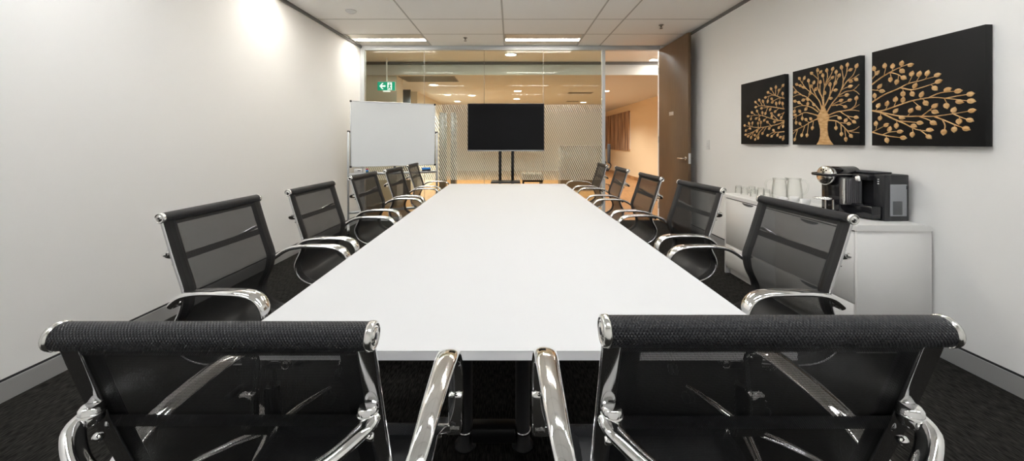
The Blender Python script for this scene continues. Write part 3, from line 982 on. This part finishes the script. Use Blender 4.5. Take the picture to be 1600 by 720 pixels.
def make_art(label, pxl, pxr, pyt, pyb, off, sc, branches, leaves, trunk=None, lr=.0155):
    """pxl/pxr: where the canvas front plane begins and ends"""
    D0, D1 = XC * F / (pxr - CX), XC * F / (pxl - CX)        # near, far
    zt_ = CH + .5752 * 1.0 * Kx; zb_ = CH - .0255 * Kx
    root = thing('canvas_picture', label, 'picture', (XC, (D0 + D1) / 2, zb_), 0, 'three part tree picture')
    o = Vector(root.location)
    MB().rbox(0, .038, D0 - o.y, D1 - o.y, 0, zt_ - zb_, .002, 1).build('canvas', M['canvas'], root)
    def cv(c):
        p = on_right(off[0] + c[0] / sc, off[1] + c[1] / sc, XC)
        return Vector((p.y - o.y, p.z - o.z))
    lo_u, hi_u, hi_v = D0 - o.y + .002, D1 - o.y - .002, zt_ - zb_ - .002
    def clampuv(p): return Vector((min(max(p.x, lo_u), hi_u), min(max(p.y, .002), hi_v)))
    br = MB(); polys = []
    for pts in branches:
        uv = [clampuv(cv(c)) for c in pts]
        path = catmull([Vector((p.x, p.y, 0)) for p in uv], 4)
        polys.append([Vector((p.x, p.y)) for p in path])
        n = len(path)
        L_ = sum((path[i + 1] - path[i]).length for i in range(n - 1))
        w0 = min(.0058, .0028 + L_ * .012)
        br.tube([Vector((-.0015, p.x, p.y)) for p in path], .003, [w0 + (.0021 - w0) * i / (n - 1) for i in range(n)], seg=8, ref=(1, 0, 0))
    lf = MB()
    for c in leaves:
        p = clampuv(cv(c))
        best = (9, None)
        for pl_ in polys:
            for i in range(len(pl_) - 1):
                dd, q, _ = segd(p, pl_[i], pl_[i + 1])
                if dd < best[0]: best = (dd, q, pl_[max(i - 4, 0)])
        dd, q, back = best
        if dd > .014:
            a2 = q + (back - q) * min(1, .5 * dd / max((back - q).length, 1e-6))
            br.tube([Vector((-.0015, a2.x, a2.y)), Vector((-.0015, (q.x * .3 + p.x * .7), (q.y * .3 + p.y * .7))), Vector((-.0015, p.x, p.y))], .0025, .0019, seg=6, ref=(1, 0, 0))
            dirv = (p - a2)
        else:
            dirv = (p - back)
        if dirv.length < 1e-5: dirv = Vector((0, 1))
        dirv = dirv.normalized(); nv = Vector((-dirv.y, dirv.x))
        pts = []
        la, lb = lr * random.uniform(1.0, 1.15), lr * random.uniform(.82, .95)
        for j in range(14):
            an = 2 * PI * j / 14
            r_ = la * math.cos(an)
            if j == 0: r_ *= 1.28
            w2 = lb * math.sin(an)
            pts.append(clampuv(p + dirv * r_ + nv * w2))
        cen = Vector((-.0075, p.x, p.y))
        v0 = [Vector((0, e.x, e.y)) for e in pts]; v1 = [Vector((-.0045, (e.x * .94 + p.x * .06), (e.y * .94 + p.y * .06))) for e in pts]
        n = 14
        lf.add(v0 + v1 + [cen], [(i, (i + 1) % n, n + (i + 1) % n, n + i) for i in range(n)] + [(n + i, n + (i + 1) % n, 2 * n) for i in range(n)], False)
    if trunk:
        br.prism([Vector((0, clampuv(cv(c)).x, clampuv(cv(c)).y)) for c in trunk], (-.006, 0, 0))
    br.build('carved_branches', M['gold'], root)
    lf.build('carved_leaves', M['gold'], root)
    return root

Rb = [[(45, 350), (90, 315), (140, 285), (190, 260), (240, 240)], [(140, 285), (180, 295), (205, 310)], [(45, 445), (110, 405), (180, 375), (240, 345), (300, 330), (390, 305)],
      [(200, 368), (260, 378), (330, 360), (400, 335)], [(45, 490), (100, 490), (190, 460), (260, 437), (360, 420), (450, 425), (560, 438)], [(440, 424), (500, 412), (571, 401)],
      [(350, 420), (410, 395), (500, 385)], [(45, 490), (120, 505), (200, 520), (300, 520), (380, 520), (470, 508), (580, 490)], [(480, 507), (520, 525), (565, 540)],
      [(380, 522), (440, 545), (500, 570), (548, 586)], [(80, 495), (150, 530), (220, 560), (280, 590), (350, 600)], [(190, 545), (250, 550), (300, 555)],
      [(45, 605), (100, 620), (160, 630), (211, 635)], [(100, 620), (138, 605), (193, 600)], [(45, 378), (97, 385)], [(45, 605), (80, 588), (120, 567)],
      [(310, 520), (350, 490), (380, 465)], [(45, 320), (72, 288)], [(300, 522), (350, 540), (372, 555)], [(300, 592), (330, 615), (348, 629)], [(420, 535), (436, 570), (429, 604)]]
Rl = [(55, 265), (72, 288), (112, 250), (155, 252), (203, 237), (250, 245), (205, 277), (143, 323), (213, 313), (177, 335), (85, 360), (97, 385), (58, 410), (78, 463), (257, 293), (297, 294),
      (341, 290), (394, 299), (400, 334), (380, 369), (274, 357), (210, 400), (260, 400), (170, 430), (210, 433), (310, 404), (332, 449), (293, 475), (252, 490), (125, 453), (170, 492), (380, 465),
      (381, 496), (448, 378), (505, 385), (571, 401), (575, 438), (512, 442), (443, 463), (482, 487), (579, 490), (511, 547), (568, 540), (548, 586), (485, 590), (429, 604), (372, 555), (300, 555),
      (267, 572), (353, 593), (348, 629), (260, 617), (203, 527), (87, 530), (120, 567), (138, 590), (175, 570), (193, 602), (211, 635), (124, 648), (65, 560)]
Mb = [[(283, 410), (275, 350), (255, 310), (245, 270), (250, 220), (240, 175)], [(250, 230), (230, 210), (205, 190)], [(264, 330), (260, 290), (263, 250)], [(286, 400), (284, 330), (290, 270), (280, 205)],
      [(288, 290), (310, 215), (306, 170)], [(290, 285), (320, 240), (343, 217)], [(300, 255), (335, 195), (345, 160)], [(290, 410), (320, 350), (350, 280), (365, 220), (368, 180)], [(345, 290), (370, 240), (387, 203)],
      [(322, 345), (330, 300), (327, 262)], [(305, 450), (340, 390), (380, 340), (405, 290), (415, 230), (403, 150)], [(412, 245), (436, 190), (442, 135)], [(403, 295), (440, 240), (480, 200), (503, 143)],
      [(440, 240), (480, 222), (520, 195)], [(398, 302), (430, 285), (461, 275)], [(380, 340), (430, 310), (480, 300), (520, 262)], [(480, 300), (502, 310), (521, 328)], [(345, 395), (375, 378), (400, 368)],
      [(385, 342), (410, 338), (438, 332)], [(320, 465), (370, 445), (430, 435), (480, 420), (521, 395)], [(430, 435), (480, 432), (521, 438)], [(370, 402), (410, 385), (457, 366)], [(470, 424), (497, 395), (502, 354)],
      [(320, 480), (370, 468), (390, 484)], [(395, 442), (440, 470), (500, 480)], [(440, 470), (465, 495), (486, 509)], [(318, 500), (370, 505), (410, 535), (450, 570), (521, 582)], [(450, 570), (490, 562), (521, 540)],
      [(365, 505), (367, 550)], [(400, 528), (403, 590)], [(425, 550), (432, 620)], [(425, 550), (466, 602)], [(395, 515), (452, 522)], [(340, 402), (390, 396), (427, 410)],
      [(272, 420), (255, 370), (220, 330), (170, 290), (125, 225)], [(200, 312), (190, 270), (185, 237)], [(170, 290), (140, 280), (107, 262)], [(240, 347), (222, 310), (203, 274)], [(262, 440), (220, 390), (170, 345), (120, 330), (78, 347)],
      [(150, 338), (110, 310), (78, 272)], [(180, 352), (195, 322)], [(252, 470), (200, 455), (150, 450), (78, 492)], [(250, 445), (200, 412), (140, 402), (78, 420)], [(150, 403), (122, 382), (95, 373)],
      [(246, 490), (200, 510), (150, 540), (78, 570)], [(150, 540), (110, 560), (78, 592)], [(185, 520), (180, 560), (175, 598)], [(160, 536), (140, 597)], [(218, 503), (211, 550)], [(112, 560), (94, 625)],
      [(150, 450), (110, 470), (78, 462)], [(178, 353), (150, 365)]]
Ml = [(205, 188), (245, 168), (265, 180), (306, 170), (345, 160), (368, 180), (387, 203), (403, 150), (442, 133), (463, 165), (503, 140), (280, 203), (343, 217), (125, 223), (157, 220), (185, 237), (107, 262), (130, 270),
      (152, 280), (98, 313), (220, 250), (203, 274), (232, 294), (263, 247), (327, 262), (363, 252), (364, 300), (292, 319), (332, 354), (465, 242), (500, 229), (461, 275), (438, 332), (400, 368), (457, 366), (427, 410),
      (502, 354), (390, 484), (431, 500), (452, 522), (500, 480), (486, 509), (367, 550), (403, 590), (432, 624), (466, 602), (195, 322), (180, 362), (150, 365), (95, 373), (122, 382), (180, 390), (220, 396), (168, 424),
      (92, 440), (127, 440), (97, 465), (144, 487), (168, 495), (200, 490), (103, 515), (128, 521), (211, 550), (140, 597), (175, 598), (94, 625)]
trunk = [(240, 662), (256, 635), (264, 605), (265, 560), (255, 515), (245, 488), (246, 470), (262, 445), (272, 415), (280, 398), (292, 410), (303, 440), (320, 465), (322, 490), (312, 515), (310, 560), (315, 600), (328, 632), (350, 662)]
Lb = [[(445, 275), (400, 265), (350, 250), (290, 268)], [(370, 252), (373, 187)], [(355, 250), (310, 228)], [(385, 258), (398, 212)], [(365, 252), (335, 200)], [(410, 270), (370, 287), (345, 306)],
      [(445, 360), (380, 350), (310, 340), (250, 335), (212, 346)], [(285, 340), (270, 300)], [(265, 336), (240, 290)], [(240, 336), (210, 306)], [(310, 343), (290, 396)], [(320, 345), (258, 355)], [(400, 353), (368, 382)],
      [(445, 385), (417, 430)], [(440, 390), (398, 410)], [(445, 455), (380, 450), (310, 430), (240, 410), (150, 420)], [(240, 410), (222, 378)], [(210, 412), (182, 390)], [(270, 420), (265, 392)], [(250, 415), (215, 438)],
      [(240, 412), (240, 447)], [(300, 430), (280, 452)], [(390, 450), (338, 397)], [(400, 455), (362, 464)], [(445, 460), (400, 480), (340, 495), (250, 510), (180, 505), (123, 494)], [(250, 508), (253, 470)], [(232, 508), (230, 477)],
      [(180, 505), (185, 475)], [(168, 503), (158, 478)], [(335, 495), (306, 467)], [(300, 500), (266, 557)], [(245, 510), (190, 545), (130, 568)], [(200, 540), (150, 580)], [(195, 545), (175, 590)], [(160, 515), (133, 535)],
      [(280, 505), (235, 555), (208, 605)], [(240, 550), (232, 592)], [(245, 515), (222, 540)], [(445, 543), (390, 548), (350, 550), (308, 573)], [(370, 550), (355, 533)], [(372, 550), (340, 580)], [(398, 548), (388, 570)],
      [(445, 575), (410, 587)], [(440, 578), (432, 600)], [(445, 460), (432, 500)], [(442, 465), (398, 510)], [(345, 495), (320, 518)]]
Ll = [(290, 268), (310, 228), (335, 200), (373, 187), (398, 212), (430, 173), (428, 238), (340, 280), (308, 300), (345, 306), (376, 318), (403, 310), (428, 318), (210, 306), (240, 290), (270, 300), (212, 346), (258, 355), (328, 365),
      (290, 396), (368, 382), (338, 397), (340, 424), (398, 410), (417, 430), (182, 390), (222, 378), (265, 392), (150, 420), (173, 440), (215, 438), (240, 447), (280, 452), (253, 470), (230, 477), (306, 467), (362, 464), (158, 478),
      (185, 475), (123, 494), (165, 518), (133, 535), (130, 568), (150, 580), (175, 590), (208, 605), (232, 592), (205, 572), (222, 540), (266, 557), (320, 518), (355, 533), (308, 573), (340, 580), (388, 570), (398, 510), (432, 500), (410, 587), (432, 600)]
make_art('black canvas nearest the camera, golden carved branches reaching right', 1362, 1540, 36, 228, (1350, 30), 720 / 210, Rb, Rl)
make_art('middle black canvas with the golden carved tree trunk', 1238.5, 1343.5, 86, 226, (1220, 70), 593 / 140, Mb, Ml, trunk, .0145)
make_art('black canvas farthest from the camera, golden carved branches reaching left', 1157.8, 1226, 117, 225, (1140, 100), 617 / 120, Lb, Ll, None, .0145)

# ------------------------------------------------------------------ the lobby beyond the glass
DB = F * (H - CH) / 124.0                 # bulkhead depth
ZL = CH + 104 * DB / F                    # lower ceiling
LXR = 3.26 * CH                           # lobby right wall
LXL = -3.4
DE = 15.5
structure(MB().box(-5, LXR + .2, DF + .03, DE + .2, -.1, 0).build('floor_2', M['lob_floor']), 'orange timber floor of the lobby')
structure(MB().box(-5, LXR + .2, DF + .06, DB, H, H + .1).build('ceiling_2', M['ceil']), 'white ceiling strip just beyond the glass')
structure(MB().box(-5, LXR + .2, DB, DB + .1, ZL, H + .1).build('wall_bulkhead', M['bulk']), 'white bulkhead across the lobby')
structure(MB().box(-5, LXR + .2, DB - .03, DB, H - .05, H).build('trim_3', M['shadowline']), 'grey trim along the bulkhead')
structure(MB().box(-5, LXR + .2, DB + .1, DE + .2, ZL, ZL + .1).build('ceiling_3', M['lob_ceil']), 'lower lobby ceiling')
structure(MB().box(LXR, LXR + .2, DF + .06, DE + .2, 0, H).build('wall_lobby_right', M['lob_wall_light_tint']), 'lobby wall behind the doorway, warm light tinted into its colour')
structure(MB().box(-5, LXR + .2, DE, DE + .2, 0, ZL).build('wall_lobby_end', M['lob_wall']), 'far lobby wall')
structure(MB().box(XR + .15, LXR, DF - .1, DF + .06, 0, H).build('wall_lobby_front', M['lob_wall']), 'lobby wall beside the meeting room')
structure(MB().box(-5, XL(DF) - .15, DF - .1, DF + .06, 0, H).build('wall_lobby_front_left', M['lob_wall']), 'lobby wall left of the meeting room')
# left pier carrying the exit sign and the wall running back behind it
xp = (620 - CX) * 7.0 / F
structure(MB().box(-5, xp, 7.0, 7.4, 0, ZL).build('wall_pier', M['lob_wall']), 'wall pier behind the exit sign')
structure(MB().box(-3.6, -3.4, 7.4, DE, 0, ZL).build('wall_lobby_left', M['lob_wall']), 'left lobby wall')
structure(MB().box(LXR - .012, LXR, DF + .06, DE, 0, .10).build('baseboard_lobby', M['lob_floor']), 'timber skirting in the lobby')
structure(MB().box(-5.15, -5, DF - .1, DE + .2, 0, H).build('wall_lobby_outer', M['lob_wall']), 'outer lobby wall')

# exit sign
De = 6.55
p = P(603.5, 134.5, De)
ex = thing('exit_sign', 'green illuminated exit sign with arrow and running figure beyond the glass', 'exit sign', p)
hx, hz_ = 13.6 * De / F, 6.6 * De / F
MB().rbox(-hx - .006, hx + .006, 0, .05, -hz_ - .006, hz_ + .006, .004, 1).build('sign_box', M['white_plastic'], ex)
fa = MB().box(-hx, hx, -.003, 0, -hz_, hz_).build('sign_face', M['exit_green'], ex)
w = MB()
w.prism([(-hx * .78, -.004, 0), (-hx * .46, -.004, hz_ * .72), (-hx * .30, -.004, hz_ * .72), (-hx * .52, -.004, hz_ * .2), (-hx * .08, -.004, hz_ * .2), (-hx * .08, -.004, -hz_ * .2),
         (-hx * .52, -.004, -hz_ * .2), (-hx * .30, -.004, -hz_ * .72), (-hx * .46, -.004, -hz_ * .72)], (0, .001, 0))
w.build('arrow', M['exit_white'], ex)
MB().box(hx * .14, hx * .66, -.004, -.003, -hz_ * .88, hz_ * .88).build('doorway_symbol', M['exit_white'], ex)
rm = MB()
def stroke(a_, b2, wd):
    a_ = Vector((a_[0] * hx, a_[1] * hz_)); b2 = Vector((b2[0] * hx, b2[1] * hz_)); d2 = (b2 - a_).normalized(); n2 = Vector((-d2.y, d2.x)) * wd
    rm.prism([(q.x, -.0055, q.y) for q in (a_ + n2, b2 + n2, b2 - n2, a_ - n2)], (0, .001, 0))
stroke((.42, .40), (.36, -.12), .013)
stroke((.36, -.12), (.50, -.42), .009); stroke((.50, -.42), (.46, -.80), .008)
stroke((.36, -.12), (.30, -.5), .009); stroke((.30, -.5), (.16, -.6), .008)
stroke((.42, .36), (.56, .12), .007); stroke((.42, .36), (.28, .14), .007)
hd_ = [(.41 * hx + .011 * math.cos(2 * PI * j / 12), -.0055, .64 * hz_ + .011 * math.sin(2 * PI * j / 12)) for j in range(12)]
rm.prism(hd_, (0, .001, 0))
rm.build('running_figure', M['exit_green'], ex)
MB().tube([(-.0, .025, hz_ + .006), (-.0, .025, H - p.z)], .010, seg=10).build('hanger', M['white_plastic'], ex)
MB().box(-.06, .06, -.002, .04, -hz_ - .022, -hz_ - .006).build('lamp_strip', M['exit_white'], ex)

# downlights
d0 = None
for (px, py, lab) in ((677.7, 132.4, 'round lobby downlight nearest the exit sign'), (699.4, 147.7, 'round lobby downlight just above the whiteboard edge'),
                      (737.5, 148.8, 'round lobby downlight left above the television'), (714.7, 158.2, 'round lobby downlight low beside the television corner'),
                      (808.9, 141.9, 'upper of two lobby downlights above the television'), (807.5, 154.2, 'lower of two lobby downlights above the television'),
                      (911.5, 159.6, 'lobby downlight at the top of the striped film, right'), (946, 142, 'lobby downlight at the left edge of the doorway')):
    D = F * (ZL - CH) / (221 - py)
    loc = ((px - CX) * D / F, D, ZL)
    if d0 is None:
        d0 = thing('downlight', lab, 'downlight', loc, 0, 'round lobby downlights')
        MB().lathe([(.095, 0), (.12, 0), (.12, -.006), (.095, -.010), (.095, 0)], seg=28).build('trim_ring', M['white_plastic'], d0)
        MB().lathe([(0, -.003), (.094, -.003), (.094, -.006), (0, -.006)], seg=28).build('lamp', M['downlamp'], d0)
    else:
        dup(d0, loc, None, lab)
    sp_d = bpy.data.lights.new('downlight_beam', 'SPOT'); sp_d.energy = 62; sp_d.color = (.97, 1, 1)
    sp_d.spot_size = 2.5; sp_d.spot_blend = .6; sp_d.shadow_soft_size = .09
    so = bpy.data.objects.new('downlight_beam', sp_d); COL.objects.link(so); so.location = (loc[0], loc[1], ZL - .02)

dup(d0, ((798 - CX) * 6.3 / F, 6.3, H), None, 'round downlight on the upper ceiling just beyond the glass, above the television')
q = thing('ceiling_light', 'added fill strip hidden behind the glass head to light the bulkhead', 'ceiling light', (0, DF + .15, H))  # added glowing strip, kept out of sight, evens the light on the bulkhead
MB().box(-2.3, 3.6, -.05, .05, -.012, 0).build('frame', M['white_plastic'], q)
MB().box(-2.29, 3.59, -.04, .04, -.016, -.012).build('lamp_tube', M['bulkhead_fill'], q)

# vents on the lower ceiling
for (pa, pb, ya, yb, lab) in ((622, 710, 119, 127.5, 'wide grey air grille on the lobby ceiling at the left'),
                              (889, 927, 144, 146, 'narrow grey ceiling slot, upper one at the right'), (886, 905, 157.6, 158.8, 'narrow grey ceiling slot, lower one at the right')):
    Da, Db2 = F * (ZL - CH) / (221 - ya), F * (ZL - CH) / (221 - yb)
    xa, xb = (pa - CX) * Da / F, (pb - CX) * Da / F
    vt = thing('air_vent', lab, 'air vent', ((xa + xb) / 2, (Da + Db2) / 2, ZL), 0, 'lobby air vents')
    hx, hy = (xb - xa) / 2, (Db2 - Da) / 2
    b = MB(); b.box(-hx, hx, -hy, -hy + .02, -.008, 0); b.box(-hx, hx, hy - .02, hy, -.008, 0); b.box(-hx, -hx + .02, -hy, hy, -.008, 0); b.box(hx - .02, hx, -hy, hy, -.008, 0)
    b.build('frame', M['grille'], vt)
    b = MB()
    n = max(2, int(hy * 2 / .04))
    for j in range(1, n):
        yy = -hy + 2 * hy * j / n
        b.box(-hx + .02, hx - .02, yy - .006, yy + .006, -.007, 0)
    b.build('slats', M['grille'], vt)

# strip light on the upper lobby ceiling
DS = F * (H - CH) / 129.0
q = thing('ceiling_light', 'small bright strip light on the ceiling beyond the doorway', 'ceiling light', ((1030 - CX) * DS / F, DS, H))
MB().box(-.17, .30, -.06, .06, -.02, 0).build('frame', M['white_plastic'], q)
MB().box(-.16, .29, -.05, .05, -.024, -.02).build('lamp_tube', M['tube'], q)

# birch trunk panels on the lobby wall
pa, pb = on_right(985, 173, LXR), on_right(940, 180, LXR)
zt_, zb_ = pa.z, on_right(985, 235.5, LXR).z
pic = thing('wall_picture', 'row of brown tree trunk panels on the lobby wall beyond the doorway', 'picture', (LXR, (pa.y + pb.y) / 2, zb_))
L2 = (pb.y - pa.y)
n = 7
for j in range(n):
    y0 = -L2 / 2 + L2 * j / n + .03; y1 = -L2 / 2 + L2 * (j + 1) / n - .03
    MB().box(-.045, 0, y0, y1, 0, zt_ - zb_).build('panel', M['birch'], pic)
MB().box(-.012, 0, -L2 / 2, L2 / 2, .05, zt_ - zb_ - .05).build('backing', M['white_plastic'], pic)

# things standing in the lobby
gp = thing('wall_panel', 'dark grey panel on the lobby wall right of the exit sign', 'panel', (-2.42, 8.6, 0))
# a dark screen partition seen above the whiteboard
Dp = 8.2
a_, b2 = P(621.5, 140, Dp), P(641, 160, Dp)
gp.location = ((a_.x + b2.x) / 2, Dp, 0)
hx = (b2.x - a_.x) / 2
MB().rbox(-hx, hx, 0, .05, .04, a_.z, .004, 1).build('screen_panel', M['grey_panel'], gp)
MB().box(-hx - .01, hx + .01, -.10, .15, 0, .04).build('foot', M['black_steel'], gp)
structure(MB().box(-2.6, -2.4, 9.2, 12.5, 0, ZL).build('wall_lobby_fin', M['lob_wall']), 'fin wall in the lobby behind the whiteboard')

for (px0, px1, D, zt3, lab) in ((686, 695, 9.0, 2.0, 'dark narrow locker behind the glass beside the whiteboard'), (704, 711, 9.0, 2.0, 'dark narrow locker behind the glass left of the television')):
    xa, xb = (px0 - CX) * D / F, (px1 - CX) * D / F
    q = thing('locker', lab, 'locker', ((xa + xb) / 2, D, 0), 0, 'dark lockers in the lobby')
    h2 = (xb - xa) / 2
    MB().rbox(-h2, h2, 0, .3, .06, zt3, .004, 1).build('carcass', M['grey_panel'], q)
    MB().rbox(-h2 + .005, h2 - .005, -.012, 0, .08, zt3 - .02, .002, 1).build('locker_door', M['grey_panel'], q)
    MB().box(-h2 + .01, h2 - .01, .02, .28, 0, .06).build('plinth', M['black_steel'], q)

# dark reception desk at the right, behind the film
xa, xb, D = (876 - CX) * 9.2 / F, (940 - CX) * 9.2 / F, 9.2
q = thing('reception_desk', 'brown grey reception desk behind the striped glass at the right', 'desk', ((xa + xb) / 2, D, 0))
h2 = (xb - xa) / 2
MB().rbox(-h2, h2, 0, .04, .02, 1.13, .004, 1).build('front_panel', M['desk'], q)
MB().rbox(-h2 - .02, h2 + .02, -.03, .5, 1.13, 1.16, .004, 1).build('counter', M['desk'], q)
MB().rbox(-h2, -h2 + .04, .04, .5, 0, 1.13, .004, 1).build('side_panel', M['desk'], q)
MB().rbox(h2 - .04, h2, .04, .5, 0, 1.13, .004, 1).build('side_panel', M['desk'], q)

# upholstered bench on thin legs
xa, xb, D = (816 - CX) * 7.6 / F, (849 - CX) * 7.6 / F, 7.6
q = thing('bench', 'small tan bench on thin dark legs behind the glass below the television', 'bench', ((xa + xb) / 2, D, 0))
h2 = (xb - xa) / 2
MB().rbox(-h2, h2, 0, .5, .44, .58, .02, 3).build('cushion', M['cream'], q)
MB().box(-h2 + .01, h2 - .01, .01, .49, .41, .44).build('frame', M['black_steel'], q)
for sx_ in (-1, 1):
    for yy in (.03, .45):
        MB().box(sx_ * (h2 - .03) - .014, sx_ * (h2 - .03) + .014, yy, yy + .028, 0, .41).build('leg', M['black_steel'], q)

# task chair glimpsed through the doorway
D = 10.0
pc = P(951, 240, D)
q = thing('task_chair', 'black task chair glimpsed at the left edge of the doorway', 'chair', (pc.x, D, 0), math.radians(80))
b = MB(); b.rbox(-.22, .22, -.03, .02, .66, CH - 4 * D / F, .02, 3); b.build('backrest', M['dark_fabric'], q)
MB().rbox(-.24, .24, 0, .46, .46, .54, .03, 3).build('seat', M['dark_fabric'], q)
MB().tube([(0, .2, .10), (0, .2, .47)], .025, seg=12).build('column', M['black_plastic'], q)
MB().tube(catmull([(0, 0, .72), (0, -.06, .6), (0, .02, .47), (0, .15, .46)], 4), .02, .012, seg=8).build('back_support', M['black_plastic'], q)
for sx_ in (-1, 1):
    MB().tube(catmull([(sx_ * .25, .15, .50), (sx_ * .29, .15, .62), (sx_ * .29, .10, .72), (sx_ * .29, .32, .73)], 4), .014, seg=8).build('armrest', M['black_plastic'], q)
for k in range(5):
    an = 2 * PI * k / 5 + .3
    lg = MB().tube([(0, .2, .10), (.28 * math.cos(an), .2 + .28 * math.sin(an), .07)], .016, seg=8).build('base_leg', M['chrome'], q)
    MB().lathe([(0, -.014), (.024, -.014), (.028, -.006), (.028, .006), (.024, .014), (0, .014)], (.28 * math.cos(an), .2 + .28 * math.sin(an), .0285), 'x', 14).build('caster', M['black_plastic'], lg)

# ------------------------------------------------------------------ light, world, camera
wd = bpy.data.worlds.new('world'); scene.world = wd; wd.use_nodes = True
wd.node_tree.nodes['Background'].inputs[0].default_value = (.9, .95, 1, 1)
wd.node_tree.nodes['Background'].inputs[1].default_value = .0

cam = bpy.data.cameras.new('camera'); co = bpy.data.objects.new('camera', cam); COL.objects.link(co)
cam.sensor_fit = 'HORIZONTAL'; cam.sensor_width = 36; cam.lens = 36 * F / 1600
cam.shift_x = (800 - CX) / 1600; cam.shift_y = -(360 - CY) / 1600
cam.clip_start = .02; cam.clip_end = 60
co.location = (0, 0, CH); co.rotation_euler = (PI / 2, 0, 0)
scene.camera = co

vs = scene.view_settings
vs.view_transform = 'Standard'; vs.look = 'None'; vs.gamma = 1; vs.use_curve_mapping = False
vs.exposure = 2.18
scene.cycles.transparent_max_bounces = 32
